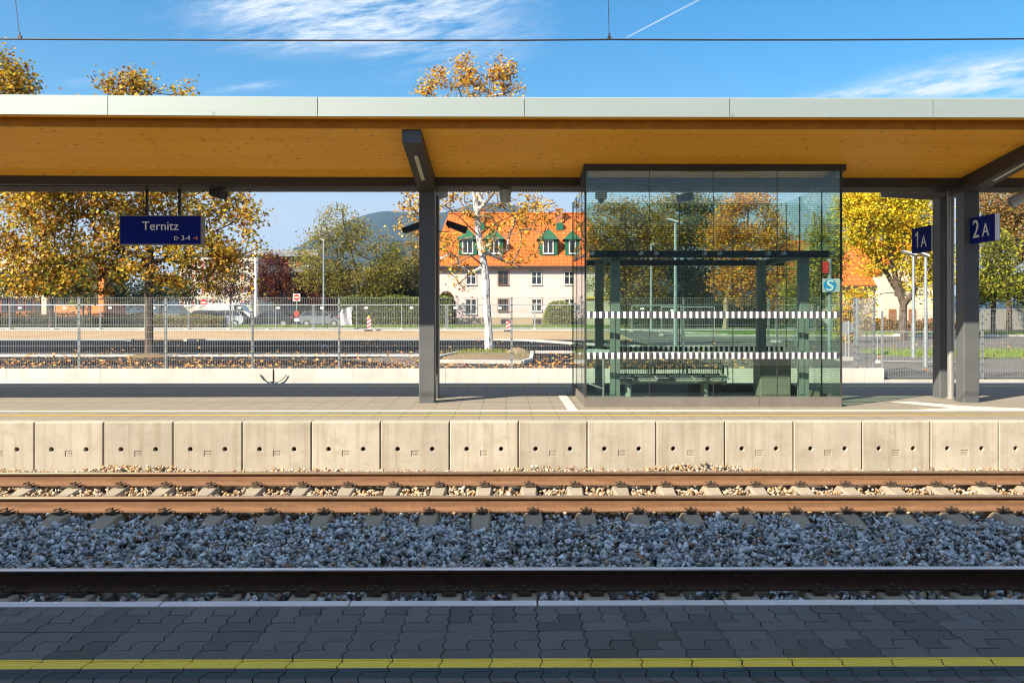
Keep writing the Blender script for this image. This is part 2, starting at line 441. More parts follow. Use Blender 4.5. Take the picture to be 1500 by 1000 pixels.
# kerbs
k = MB()
def kerb_run(mb, pts, w=.14, h=.12):
    for (xa, ya), (xb, yb) in zip(pts, pts[1:]):
        d = Vector((xb-xa, yb-ya)); L = d.length; d /= L; nrm = Vector((-d.y, d.x)) * (w/2)
        c = [(xa+nrm.x, ya+nrm.y), (xb+nrm.x, yb+nrm.y), (xb-nrm.x, yb-nrm.y), (xa-nrm.x, ya-nrm.y)]
        zs = [gz(y) for _, y in c]
        mb.add([(x, y, z-.1) for (x, y), z in zip(c, zs)] + [(x, y, z+h) for (x, y), z in zip(c, zs)],
               [(0,1,2,3), (4,7,6,5), (0,4,5,1), (1,5,6,2), (2,6,7,3), (3,7,4,0)])
kerb_run(k, [(-60, 47.4), (-21.2, 47.4)], .25); kerb_run(k, [(-21.0, 47.3), (-20.7, 46.2)], .25)
kerb_run(k, [(-17.6, 46.2), (-17.0, 47.4)], .25); kerb_run(k, [(-17, 47.4), (-1, 47.4), (1.2, 46.2), (3.2, 42.5), (5.2, 39.4), (7.2, 38.4), (9.5, 38.6)], .25)
tag(k.build('kerb', M['kerb']), kind='structure')
k = MB(); kerb_run(k, [(11, 51.3), (60, 51.3)], .3); kerb_run(k, [(-60, 58.1), (7, 58.1)], .25)
kerb_run(k, [(8, 60), (14, 52.5)], .3)
tag(k.build('road_kerb', M['kerb']), kind='structure')
k = MB(); kerb_run(k, [(5.0, 33.5), (9.0, 33.3)], .15); kerb_run(k, [(1.2, 34.2), (3.4, 34.0)], .15)
tag(k.build('loose_kerb', M['kerb']), kind='structure')
k = MB(); kerb_run(k, [(-1.95, 33.3), (-2.75, 30.4), (-2.35, 29.5), (.55, 29.2), (.9, 30.2), (1.05, 33.8)], .14, .14)
tag(k.build('planter_kerb', M['kerb']), kind='structure')
def mound(name, mat, cx, cy, rx, ry, h, n=28):
    vs = []; fs = []
    for j in range(9):
        r = j / 8
        for i in range(n):
            a = 2*math.pi*i/n
            x = cx + rx*r*math.cos(a); y = cy + ry*r*math.sin(a)
            vs.append((x, y, gz(y) + h*(1-r*r) + rnd.uniform(-.02, .02)*(1-r) + .02))
    for j in range(8):
        for i in range(n):
            a, b = j*n+i, j*n+(i+1)%n
            fs.append((a, b, b+n, a+n))
    mb = MB(); mb.add(vs, fs); o = mb.build(name, mat, smooth=True); return tag(o, kind='structure')
mound('soil_bed', M['soil'], -.75, 31.8, 1.75, 2.3, .16)
mound('soil_heap', M['soil'], -13.7, 32.3, .9, .8, .10)
mound('dug_hole_bank', M['soil'], .45, 32.9, .6, .7, .30)

# ------------------------------------------------------------------ far hill
def hill():
    prof = [(-200, 470), (200, 440), (330, 400), (420, 372), (470, 347), (520, 331), (560, 319), (590, 314), (640, 309), (700, 305), (760, 312), (860, 345), (960, 385), (1150, 425), (1500, 440), (1800, 470)]
    Y0, n, m = 3000., 150, 26
    vs = []; fs = []
    for i in range(n+1):
        px = -200 + 2000*i/n
        for (a, ya), (b, yb) in zip(prof, prof[1:]):
            if a <= px <= b: py = ya + (yb-ya)*(px-a)/(b-a); break
        p = W(px, py, Y0)
        for j in range(m+1):
            t = j/m; s = math.sin(math.pi*min(1, t*1.0))**.8
            y = Y0 - 900 + 1800*t
            wob = 1 + .05*math.sin(px*.031+t*9)*math.sin(math.pi*t) + .04*rnd.uniform(-1, 1)*(0 < t < 1) * abs(t-.5)
            vs.append((p.x*(y/Y0)**.5, y, max(4., p.z*s*wob)))
    for i in range(n):
        for j in range(m):
            a = i*(m+1)+j; fs.append((a, a+m+1, a+m+2, a+1))
    mb = MB(); mb.add(vs, fs); tag(mb.build('mountain', M['forest'], smooth=True), kind='structure')
hill()

# ------------------------------------------------------------------ near platform
def near_platform():
    mb = MB(); mb.box(-12, 12, -9, 4.425, -1.2, -.012); tag(mb.build('near_platform', M['dark']), kind='structure')
    ux, uy, ox, oy = .222, .346, -.066, 4.427
    N0, N1, BANDS = -22, 24, 5
    polys, cols = [], []
    def vx(i, y):   # x of continuous joint i at depth y (zigzag)
        s = (oy - y) / (uy/6); k = math.floor(s); f = s - k
        a = .0085 if k % 2 == 0 else -.0085
        return ox + i*ux + a*(1-2*f)
    def ys(a, b):   # zigzag corner depths between a > b
        st = uy/6; r = [a]; k = math.floor((oy-a)/st + 1e-6) + 1
        while oy - k*st > b + 1e-6: r.append(oy-k*st); k += 1
        return r + [b]
    def wave(x, ph): return .0042*math.sin(2*math.pi*x/ux*1.0 + ph)
    def hline(y, x0, x1, ph, n=7): return [(x0+(x1-x0)*q/(n-1), y + wave(x0+(x1-x0)*q/(n-1), ph)) for q in range(n)]
    def emit(poly):
        polys.append(poly)
        k = rnd.random()
        g = .142*rnd.uniform(.86, 1.12) if k > .17 else .104*rnd.uniform(.88, 1.1)
        cols.append((g*rnd.uniform(.90, .95), g*1.04, g*rnd.uniform(1.06, 1.12)))
    for b in range(BANDS):
        t = oy - b*uy; y1 = t - uy/3; y2 = t - 2*uy/3; y3 = t - uy
        for i in range(N0, N1):
            L = lambda y, i=i: vx(i, y)
            Rr = lambda y, i=i: vx(i+1, y)
            C = lambda y, i=i: (vx(i, y)+vx(i+1, y))/2
            H = lambda y, fa, fb, ph: hline(y, fa(y), fb(y), ph)
            V = lambda f, a, c: [(f(y), y) for y in ys(a, c)]
            fl = lambda l: l[::-1]
            top = hline(t, L(t), Rr(t), 0) if b else [(L(t), t), (C(t), t), (Rr(t), t)]
            # upper stone: left half reaches y2, right half y1
            if b == 0:
                emit([(L(t), t), (C(t), t)] + V(C, t, y2)[1:] + fl(H(y2, L, C, 1.))[1:] + fl(V(L, t, y2))[1:-1])
                emit([(C(t), t), (Rr(t), t)] + V(Rr, t, y1)[1:] + fl(H(y1, C, Rr, 2.))[1:] + fl(V(C, t, y1))[1:-1])
            else:
                emit(top + V(Rr, t, y1)[1:] + fl(H(y1, C, Rr, 2.))[1:] + V(C, y1, y2)[1:] + fl(H(y2, L, C, 1.))[1:] + fl(V(L, t, y2))[1:-1])
            emit(H(y2, L, C, 1.) + fl(V(C, y1, y2))[1:] + H(y1, C, Rr, 2.)[1:] + V(Rr, y1, y3)[1:] + fl(hline(y3, L(y3), Rr(y3), 0))[1:] + fl(V(L, y2, y3))[1:-1])
    vs, fs, vc = [], [], []
    def inset(p, d):
        n = len(p); out = []
        A = sum(p[i][0]*p[(i+1) % n][1] - p[(i+1) % n][0]*p[i][1] for i in range(n))
        sg = 1 if A > 0 else -1
        for i in range(n):
            a, b, c = Vector(p[i-1]), Vector(p[i]), Vector(p[(i+1) % n])
            e1 = (b-a).normalized(); e2 = (c-b).normalized()
            n1 = Vector((-e1.y, e1.x))*sg; n2 = Vector((-e2.y, e2.x))*sg
            nn = (n1+n2)
            nn = nn.normalized() if nn.length > .2 else n1
            s = d/max(.5, nn.dot(n1)); q = b + nn*s; out.append((q.x, q.y))
        return out
    for p, c in zip(polys, cols):
        q = [p[0]]
        for r in p[1:]:
            if (Vector(r)-Vector(q[-1])).length > .002: q.append(r)
        if (Vector(q[0])-Vector(q[-1])).length < .002: q.pop()
        n = len(q); b = len(vs); tilt = rnd.uniform(-.0006, .0008)
        gap = rnd.uniform(.0010, .0028)
        r1 = inset(q, gap); r2 = inset(q, gap+.0018)
        vs += [(x, y, -.014) for x, y in r1] + [(x, y, -.0022) for x, y in r1] + [(x, y, tilt) for x, y in r2]
        vc += [c]*(3*n)
        fs.append(tuple(range(b+2*n, b+3*n)))
        for k in (0, 1):
            for i in range(n):
                j = (i+1) % n; fs.append((b+k*n+i, b+k*n+j, b+(k+1)*n+j, b+(k+1)*n+i))
    me = bpy.data.meshes.new('platform_paving'); me.from_pydata(vs, [], fs)
    bm = bmesh.new(); bm.from_mesh(me); bmesh.ops.recalc_face_normals(bm, faces=bm.faces)
    for f in bm.faces:
        if abs(f.normal.z) > .9 and f.normal.z < 0: f.normal_flip()
    bmesh.ops.triangulate(bm, faces=[f for f in bm.faces if len(f.verts) > 4]); bm.to_mesh(me); bm.free()
    ca = me.color_attributes.new('Col', 'FLOAT_COLOR', 'POINT')
    ca.data.foreach_set('color', np.c_[np.array(vc), np.ones(len(vc))].astype(np.float32).ravel())
    me.materials.append(M['pavers']); tag(link_mesh('platform_paving', me), kind='structure')
    # rest of the platform behind the viewer
    mb = MB(); mb.box(-12, 12, -9, oy-BANDS*uy-.01, -.012, 0.); tag(mb.build('platform_floor', M['slabs']), kind='structure')
near_platform()

# edge stones of the near platform, 1 m each
def edge_stone():
    mb = MB()
    mb.prism_x([(4.434, -.9), (4.434, .002), (4.512, .002), (4.524, -.010), (4.524, -.16), (4.50, -.18), (4.50, -.9)], -.494, .494)
    return mb.build('edge_stone', M['edge'])
e0 = edge_stone()
for i in range(-5, 6):
    o = e0 if i == -5 else e0.copy()
    if i != -5: COL.objects.link(o)
    o.location = (W(787, 880, 4.5).x - .5 + i, 0, 0)
    tag(o, 'pale concrete edge stone one metre long along the shaded near platform', 'edge stone', 'edge stones of the near platform')

# ------------------------------------------------------------------ ballast
def hulls(n):
    out = []
    for _ in range(n):
        bm = bmesh.new()
        k = rnd.randint(6, 9)
        s = (rnd.uniform(.8, 1.25), rnd.uniform(.65, 1.0), rnd.uniform(.5, .85))
        for _ in range(k):
            v = Vector((rnd.gauss(0, 1), rnd.gauss(0, 1), rnd.gauss(0, 1))).normalized() * rnd.uniform(.8, 1.05)
            bm.verts.new((v.x*s[0], v.y*s[1], v.z*s[2]))
        r = bmesh.ops.convex_hull(bm, input=bm.verts)
        bmesh.ops.delete(bm, geom=[g for g in r['geom_interior'] if isinstance(g, bmesh.types.BMVert)], context='VERTS')
        bmesh.ops.triangulate(bm, faces=bm.faces[:]); bm.verts.index_update()
        out.append((np.array([v.co[:] for v in bm.verts]), np.array([[v.index for v in f.verts] for f in bm.faces])))
        bm.free()
    return out
HULLS = hulls(40)
def rotmats(n):
    q = nrs.normal(size=(n, 4)); q /= np.linalg.norm(q, axis=1)[:, None]
    w, x, y, z = q.T
    return np.stack([1-2*(y*y+z*z), 2*(x*y-w*z), 2*(x*z+w*y), 2*(x*y+w*z), 1-2*(x*x+z*z), 2*(y*z-w*x), 2*(x*z-w*y), 2*(y*z+w*x), 1-2*(x*x+y*y)], 1).reshape(n, 3, 3)
def np_mesh(name, V, Fc, C, mat, per=3):
    me = bpy.data.meshes.new(name)
    nv, nf = len(V), len(Fc)
    me.vertices.add(nv); me.vertices.foreach_set('co', V.astype(np.float32).ravel())
    me.loops.add(nf*per); me.loops.foreach_set('vertex_index', Fc.astype(np.int32).ravel())
    me.polygons.add(nf); me.polygons.foreach_set('loop_start', np.arange(0, nf*per, per, dtype=np.int32))
    me.update(calc_edges=True); me.validate()
    ca = me.color_attributes.new('Col', 'FLOAT_COLOR', 'POINT')
    ca.data.foreach_set('color', np.c_[C, np.ones(nv)].astype(np.float32).ravel())
    me.materials.append(mat)
    return me
def stones(name, P, S, C):
    """P positions, S sizes, C colours"""
    n = len(P); idx = nrs.integers(0, len(HULLS), n); Rm = rotmats(n)
    # keep stones lying rather flat
    VV, FF, CC = [], [], []; base = 0
    for h, (hv, hf) in enumerate(HULLS):
        w = np.where(idx == h)[0]
        if not len(w): continue
        v = np.einsum('nij,kj->nki', Rm[w], hv) * S[w][:, None, None] + P[w][:, None, :]
        VV.append(v.reshape(-1, 3)); CC.append(np.repeat(C[w], len(hv), 0))
        FF.append((hf[None] + (base + np.arange(len(w))*len(hv))[:, None, None]).reshape(-1, 3)); base += len(w)*len(hv)
    return tag(link_mesh(name, np_mesh(name, np.concatenate(VV), np.concatenate(FF), np.concatenate(CC), M['stone'])), kind='stuff')
def stone_cols(n, pal, wts):
    pal = np.array(pal); k = nrs.choice(len(pal), n, p=np.array(wts)/sum(wts))
    return pal[k] * nrs.uniform(.68, 1.28, (n, 1)) * nrs.uniform(.95, 1.05, (n, 3))
GREY = [(.44, .49, .525), (.60, .655, .69), (.25, .275, .295), (.42, .36, .27), (.38, .23, .13), (.68, .73, .76)]
TAN = [(.46, .31, .175), (.55, .43, .30), (.37, .22, .11), (.28, .23, .18), (.60, .53, .43), (.47, .25, .10)]
SLX = [-5.69 + .6*k for k in range(-7, 26)]          # sleepers of the far track
NLX = [-.455 + .6*k for k in range(-11, 13)]         # sleepers of the near track
def field(n, x0, x1, y0, y1, zf, s0, s1, pal, wts, sl=None, slh=.16, zj=.02):
    x = nrs.uniform(x0, x1, n); y = nrs.uniform(y0, y1, n)
    s = nrs.uniform(s0, s1, n) * (1 + .35*(nrs.random(n) > .88))
    if sl is not None:
        d = np.min(np.abs(x[:, None] - np.array(sl)[None]), 1)
        k = (d > slh) | sl_free(y); x, y, s = x[k], y[k], s[k]
    z = zf(x, y) + nrs.uniform(-zj, zj, len(x))
    return np.c_[x, y, z], s, stone_cols(len(x), pal, wts)
sl_free = lambda y: (y > 7.55) & (y < 9.14)
bumpy = lambda x, y: .012*np.sin(x*3.1+y*2.)+.012*np.sin(x*1.3-y*4.3)
def ballast():
    # between the tracks (grey, in the shade)
    def zf(x, y):
        t = np.clip((y-9.0)/.35, 0, 1); u = np.clip((7.45-y)/.35, 0, 1)
        return -.758 + bumpy(x, y) - .022*t - .05*u
    A = [field(9000, -8.5, 8.6, 6.98, 9.62, lambda x, y: zf(x, y)-.05, .034, .056, GREY, (5, 4, 3, 1.2, .5, 2), SLX, .12),
         field(15500, -8.5, 8.6, 6.98, 9.62, zf, .024, .053, GREY, (5, 4, 3, 1.3, .6, 2.2), SLX, .13),
         field(2600, -8.5, 8.6, 6.98, 9.62, lambda x, y: zf(x, y)+.02, .016, .028, GREY, (5, 4, 3, 1.3, .6, 3), SLX, .13)]
    P, S, C = [np.concatenate(k) for k in zip(*A)]
    d = np.min(np.abs(P[:, :1] - np.array(NLX)[None]), 1)
    k = ~((d < .13) & (P[:, 1] < 7.5)); stones('grey_ballast', P[k], S[k], C[k])
    # inside the far track (rust-stained tan, sunlit)
    zt = lambda x, y: -.775 + bumpy(x, y)*.7
    A = [field(5200, -9.2, 9.4, 9.82, 11.16, lambda x, y: zt(x, y)-.04, .032, .05, TAN, (4, 4, 2, 1.5, 2, 1.3), SLX, .13),
         field(6000, -9.2, 9.4, 9.82, 11.16, zt, .024, .040, TAN, (4, 4, 2, 1.5, 2.5, 1.3), SLX, .135)]
    def zw(x, y): return -.70 + .055*np.clip((y-11.5)/.6, 0, 1)*(.4+.6*np.clip(np.sin(x*.9)+np.sin(x*2.3+1), -.6, 2)) + bumpy(x, y)
    A += [field(5200, -10, 10, 11.34, 12.15, lambda x, y: zw(x, y)-.02, .025, .046, TAN, (4, 4, 2, 1.5, 2.5, 1.2))]
    P, S, C = [np.concatenate(k) for k in zip(*A)]
    stones('tan_ballast', P, S, C)
    # near track, seen between edge stone and rail
    A = [field(7500, -6.2, 6.4, 5.1, 6.92, lambda x, y: -.775 + bumpy(x, y), .03, .055, GREY, (4, 3, 3, 2.2, 1.5, 1.2), NLX, .14)]
    P, S, C = [np.concatenate(k) for k in zip(*A)]
    sl = np.min(np.abs(P[:, :1] - np.array(NLX)[None]), 1) > .14
    stones('brown_ballast', P[sl], S[sl], C[sl])
ballast()

# ------------------------------------------------------------------ sleepers and rails
RAIL1, RAIL2, RAIL3, RTOP = 11.23, 9.72, 6.94, -.55
def fastening_mb(side):
    """bolt and spring clip lying on one side of a rail foot; side = -1 nearer the viewer"""
    mb = MB(); s = side
    y0 = .075*s; y1 = .16*s; a, b = min(y0, y1), max(y0, y1)
    mb.box(-.05, .05, a, b, .0, .014)
    mb.box(-.06, .06, min(.15*s, .168*s), max(.15*s, .168*s), .0, .022)
    mb.cyl((0, .115*s), .026, .014, .026, 8); mb.cyl((0, .115*s), .016, .02, .068, 6)
    for q in (-1, 1):
        mb.tube([(q*.012, .10*s, .035), (q*.035, .065*s, .036), (q*.062, .085*s, .045), (q*.064, .14*s, .046), (q*.04, .16*s, .040), (q*.022, .135*s, .04)], .0062, 5)
    return mb
def make_sleeper(name):
    """concrete sleeper along Y, origin under its middle at rail level -> z relative to rail seat (0)"""
    st = [(-1.30, -.075, .07), (-1.22, -.058, .08), (-.96, 0, .088), (-.55, 0, .088), (-.38, -.03, .075), (0, -.035, .072), (.38, -.03, .075), (.55, 0, .088), (.96, 0, .088), (1.22, -.058, .08), (1.30, -.075, .07)]
    vs, fs = [], []
    for y, z, w in st:
        vs += [(-.15, y, -.22), (-w-.012, y, z-.012), (-w, y, z), (w, y, z), (w+.012, y, z-.012), (.15, y, -.22)]
    n = len(st)
    for i in range(n-1):
        for k in range(5): a = i*6+k; fs.append((a, a+1, a+7, a+6))
    fs += [tuple(range(6)), tuple(range((n-1)*6, n*6))[::-1]]
    mb = MB(); mb.add(vs, fs); return mb.build(name, M['sleeper'])
SEAT = RTOP - .172 - .012
FM = {s: fastening_mb(s).build('rail_fastening', M['clip'], smooth=False) for s in (-1, 1)}
meshes = {s: o.data for s, o in FM.items()}
for o in FM.values(): bpy.data.objects.remove(o)
def sleeper(x, yc, rails, label, grp, sides):
    s = make_sleeper('concrete_sleeper') if grp not in KIDS else KIDS[grp].copy()
    if grp in KIDS: COL.objects.link(s)
    else: KIDS[grp] = s
    s.location = (x + rnd.uniform(-.008, .008), yc, SEAT); s.rotation_euler = (0, 0, R(rnd.uniform(-.25, .25)))
    tag(s, label, 'sleeper', grp)
    for ry in rails:
        for sd in sides:
            f = link_mesh('rail_fastening', meshes[sd], s); f.location = (0, ry-yc, .012)
for x in SLX: sleeper(x, (RAIL1+RAIL2)/2, (RAIL1, RAIL2), 'concrete sleeper under the two rusty sunlit rails of the far track', 'sleepers of the far track', (-1, 1) if True else ())
for x in NLX: sleeper(x, RAIL3-.755, (RAIL3,), 'concrete sleeper poking out between the dark shaded rail and the near platform edge', 'sleepers of the near track', (-1, 1))
def rail(name, yc, x0, x1, mats, label):
    half = [(.075, 0), (.075, .010), (.035, .022), (.0125, .036), (.0085, .060), (.0085, .118), (.014, .130), (.034, .139), (.036, .145), (.0355, .160), (.030, .168), (.018, .1715), (0, .172)]
    prof = [(-a, b) for a, b in half] + [(a, b) for a, b in half[:-1][::-1]]
    r = empty(name, (0, yc, RTOP-.172), label=label, cat='rail')
    body = [p for p in prof if p[1] <= .1601]
    mb = MB()
    # web and foot + head as one closed profile; the running surface is its own strip part
    n = len(prof); xs = [x0 + (x1-x0)*i/24 for i in range(25)]
    vs = [(x, a, b) for x in xs for a, b in prof]
    for i in range(24):
        for k in range(n):
            j = (k+1) % n; a, b = prof[k], prof[j]
            mb.mi = 1 if (a[1] > .117 and b[1] > .117) else 0
            if a[1] > .159 and b[1] > .159: mb.mi = 2
            mb.f.append((i*n+k, i*n+j, (i+1)*n+j, (i+1)*n+k)); mb.m.append(mb.mi)
    mb.v = vs
    mb.f.append(tuple(range(n))); mb.m.append(0); mb.f.append(tuple(range(24*n, 25*n))); mb.m.append(0)
    mb.build('rail_profile', mats, r)
    return r
rail('steel_rail', RAIL1, -14, 14, [M['rust'], M['rustshade'], M['rusthead']], 'rusty sunlit steel rail running right in front of the concrete platform wall')
rail('steel_rail', RAIL2, -13, 13, [M['rust'], M['rustshade'], M['rusthead']], 'rusty steel rail at the sunlit border of the grey shaded ballast')
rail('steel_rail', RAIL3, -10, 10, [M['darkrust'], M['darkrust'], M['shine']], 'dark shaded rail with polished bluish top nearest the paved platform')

# ------------------------------------------------------------------ island platform
mb = MB(); mb.box(-40, 40, 12.385, 18.95, -1.0, 0.0); tag(mb.build('island_platform', M['slabs']), kind='structure')
mb = MB(); mb.box(-40, 40, 18.955, 19.1, -1.0, .002); tag(mb.build('platform_far_edge', M['kerb']), kind='structure')
def band(name, mat, x0, x1, y0, y1, z): 
    m = MB(); m.quad((x0, y0, z), (x1, y0, z), (x1, y1, z), (x0, y1, z)); return tag(m.build(name, mat), kind='structure')
M['tactile'] = concrete('tactile_paving', (.66, .61, .52), .0)
M['bluestrip'] = plain('dark_blue_marking', (.05, .06, .075), .7)
band('yellow_line_marking', M['yellow'], -40, 40, 12.90, 12.985, .004)
band('dark_line_marking', M['bluestrip'], -40, 40, 12.99, 13.06, .004)
band('tactile_strip', M['tactile'], -40, 40, 13.42, 13.60, .004)
band('tactile_branch', M['tactile'], 1.0, 1.16, 13.601, 16.2, .004)
polysheet('tactile_corner', M['tactile'], [(6.5, 13.605), (8.5, 13.605), (8.2, 13.75), (7.6, 14.2), (7.25, 15.2), (7.0, 15.2), (7.05, 14.3), (7.1, 13.85)], 0) if False else None
m = MB(); m.poly_z([(6.6, 13.604), (9.3, 13.604), (8.6, 13.78), (7.75, 14.2), (7.2, 14.95), (6.85, 14.9), (7.35, 14.05), (7.35, 13.85)], .001, .0045); tag(m.build('tactile_corner', M['tactile']), kind='structure')
band('far_yellow_marking', M['yellow'], -40, 40, 18.2, 18.29, .004)
m = MB(); m.box(-.15, .62, 14.95, 15.25, .0, .006); tag(m.build('inspection_cover', M['slabs']), kind='structure')

def platform_panel():
    """precast edge panel 1 m long: face with two round holes and a recessed maker's plate"""
    bm = bmesh.new()
    HW, T0, B0 = .494, -.018, -1.0
    def loop(pts):
        v = [bm.verts.new((x, 0, z)) for x, z in pts]
        return v, [bm.edges.new((v[i], v[(i+1) % len(v)])) for i in range(len(v))]
    c = .012
    ov, oe = loop([(-HW+c, B0), (HW-c, B0), (HW-c, T0), (-HW+c, T0)])
    circ = lambda cx, cz, r, n=16: [(cx+r*math.cos(2*math.pi*k/n), cz+r*math.sin(2*math.pi*k/n)) for k in range(n)]
    h = [loop(circ(x, -.40, .038)) for x in (-.25, .25)]
    rv, re = loop([(-.055, -.505), (.055, -.505), (.055, -.420), (-.055, -.420)])
    es = oe + re + [e for q in h for e in q[1]]
    bmesh.ops.triangle_fill(bm, use_beauty=True, use_dissolve=False, edges=es)
    def ring(a, pts, y, cap, mi=0):
        b = [bm.verts.new((x, y, z)) for x, z in pts]; n = len(a)
        for i in range(n): bm.faces.new((a[i], a[(i+1) % n], b[(i+1) % n], b[i])).material_index = mi
        if cap: bm.faces.new(b).material_index = mi
        return b
    for (v, _), x in zip(h, (-.25, .25)):
        b = ring(v, circ(x, -.40, .031), .012, False); ring(b, circ(x, -.40, .030), .175, True, 0)
    ring(rv, [(-.052, -.502), (.052, -.502), (.052, -.423), (-.052, -.423)], .009, True)
    # little raised bars on the plate
    def box(x0, x1, y0, y1, z0, z1):
        g = bmesh.ops.create_cube(bm, size=1, matrix=Matrix.Translation(((x0+x1)/2, (y0+y1)/2, (z0+z1)/2)) @ Matrix.Diagonal((x1-x0, y1-y0, z1-z0, 1)))
    for zz in (-.445, -.465, -.485): box(-.036, .036, .004, .012, zz-.004, zz+.004)
    # chamfers, top lip, sides, back
    ov2 = ring(ov, [(-HW, B0), (HW, B0), (HW, 0.0), (-HW, 0.0)], .016, False); ring(ov2, [(-HW, B0), (HW, B0), (HW, 0.0), (-HW, 0.0)], .1795, False)
    box(-HW, HW, .18, .2, B0, .0)
    me = bpy.data.meshes.new('platform_edge_panel')
    bmesh.ops.recalc_face_normals(bm, faces=bm.faces); bm.to_mesh(me); bm.free(); me.materials.append(M['panel'])
    return me
pm = platform_panel()
x_joint = W(759.5, 650, 12.18).x
for i in range(-9, 11):
    o = link_mesh('platform_edge_panel', pm); o.location = (x_joint + .5 + i*1.0, 12.18 + rnd.uniform(-.003, .003), 0)
    o.rotation_euler = (0, 0, R(rnd.uniform(-.12, .12)))
    tag(o, 'pale concrete platform edge panel with two round holes above the far rail', 'wall panel', 'edge panels of the island platform')

# ------------------------------------------------------------------ canopy
CY = 15.22                                            # centre line
zs = lambda Y: 4.28 - (Y-12.35)*.12                   # soffit
XB = W(465, 178, 12.1).x
XL, XR = -18., 22.
BEND = .022
def both(p):                                          # mirror a (y,z) profile about the centre line
    return [(2*CY-a, b) for a, b in p][::-1]
def run(mb, p, x0=XL, x1=XR):
    sh = -BEND*(XB-x0)
    if x0 < XB: mb.prism_x(p, x0, XB-.002, sh, 0.); mb.prism_x(p, XB+.002, x1)
    else: mb.prism_x(p, x0, x1)
    return mb
def canopy():
    root = empty('platform_canopy', (0, CY, 0), label='long timber lined butterfly canopy on grey steel columns over the far platform', cat='canopy')
    inv = Matrix.Translation((0, -CY, 0))
    def B(mb, name, mats, par=root, smooth=False):
        mb.v = [(x, y-CY, z) for x, y, z in mb.v]
        return mb.build(name, mats, par, smooth)
    so = [(12.35, zs(12.35)), (12.35, 4.425), (14.9, 4.14), (14.9, zs(14.9))]
    lip = [(12.07, 4.405), (12.07, 4.44), (12.6, 4.44), (12.6, 4.4215), (12.36, 4.4215), (12.353, 4.405)]
    B(run(run(MB(), so), both(so)), 'soffit', M['wood'])
    B(run(run(MB(), lip), both(lip)), 'eave_board', M['wood'])
    eb = [(12.325, zs(12.35)-.006), (12.325, 4.392), (12.347, 4.392), (12.347, zs(12.35)-.006)]
    B(run(MB(), eb), 'edge_board', M['woodedge']); B(run(MB(), both(eb)), 'edge_board', M['woodedge'])
    roof = [(12.10, 4.445), (12.10, 4.64), (CY, 4.38), (2*CY-12.10, 4.64), (2*CY-12.10, 4.445), (CY, 4.2)]
    B(run(MB(), roof), 'roof_sheet', M['galv'])
    fm = MB(); fm2 = MB()
    joints = [W(q, 155, 12.05).x for q in (161-604, 161-302, 161, 465, 768, 1069, 1367)]
    joints = [XL] + [j for j in joints if j > XL] + [joints[-1]+3*k for k in range(1, 6) if joints[-1]+3*k < XR-.5] + [XR]
    fp = [(12.05, 4.386), (12.05, 4.655), (12.065, 4.668), (12.14, 4.668), (12.14, 4.65), (12.065, 4.65), (12.065, 4.40), (12.09, 4.40), (12.09, 4.386)]
    for a, b in zip(joints, joints[1:]):
        sa = -BEND*max(0, XB-a); sb = -BEND*max(0, XB-b)
        fm.prism_x(fp, a+.005, b-.005, sa, sb); fm2.prism_x(both(fp), a+.005, b-.005)
    B(fm, 'fascia', M['fascia']); B(fm2, 'fascia', M['fascia'])
    g = MB(); run(g, [(14.86, 3.83), (14.86, 4.16), (15.58, 4.16), (15.58, 3.83)])
    B(g, 'gutter_beam', M['beam'])
    g = MB(); x = XL
    while x < XR:
        g.box(x, x+.028, 14.885, 15.555, 3.813, 3.829); x += .054
    B(g, 'gutter_slats', M['beam'])
    for cx in (-1.39-9.62, -1.39, 8.22, 8.22+9.62):
        sh = -BEND*max(0, XB-cx) if cx < XB else 0
        bm_ = MB(); w = .14
        p = [(12.40, 4.085), (12.40, zs(12.40)+.004), (14.84, zs(14.84)+.004), (15.22, 3.99), (15.60, zs(14.84)+.004), (2*CY-12.4, zs(12.4)+.004), (2*CY-12.4, 4.085), (15.86, 3.72), (14.60, 3.72)]
        # inner body, then flanges 3 mm proud
        bm_.prism_x(p, cx-w, cx+w); bm = B(bm_, 'cross_beam', M['beam'])
        e = MB(); e.box(cx-w-.003, cx+w+.003, 12.392, 12.3995, 4.082, zs(12.4)-.001)
        for sx in (-1, 1):
            for zz in (4.11, 4.245): e.T = None; e.tube([(cx+sx*.105, 12.385, zz), (cx+sx*.105, 12.394, zz)], .013, 8)
        B(e, 'end_plate', M['col'], bm)
        l = MB(); sl = (3.72-4.085)/(14.60-12.40)
        def und(y): return 4.085 + (y-12.40)*sl
        for (ya, yb) in ((12.95, 14.1),):
            l.add([(cx-.03, ya, und(ya)-.004), (cx+.03, ya, und(ya)-.004), (cx+.03, yb, und(yb)-.004), (cx-.03, yb, und(yb)-.004),
                   (cx-.03, ya, und(ya)+.03), (cx+.03, ya, und(ya)+.03), (cx+.03, yb, und(yb)+.03), (cx-.03, yb, und(yb)+.03)],
                  [(0,3,2,1),(4,5,6,7),(0,1,5,4),(1,2,6,5),(2,3,7,6),(3,0,4,7)])
        B(l, 'light_strip', M['lens'], bm)
        for (ya, yb, xo) in ((14.76, 15.04, 0.), (15.58, 15.86, 0.)):
            c = MB(); c.cbox(cx-.138, cx+.138, ya, yb, 0., 3.74, .013)
            c.box(cx-.15, cx+.15, ya-.012, yb+.012, .0, .012)
            cc = B(c, 'column', M['col'])
    c = MB(); c.tube([(8.135, 15.30, 3.83), (8.135, 15.30, .0)], .058, 20)
    c.tube([(8.135, 15.30, .05), (8.135, 15.30, .01)], .075, 20); c.tube([(8.135, 15.30, 1.2), (8.135, 15.30, 1.23)], .062, 20)
    B(c, 'downpipe', M['steel'], smooth=True)
    return root
can = canopy()
near = copy_tree(can); near.location = (2.0, 1.565, 0); near.scale = (-1, 1, 1)
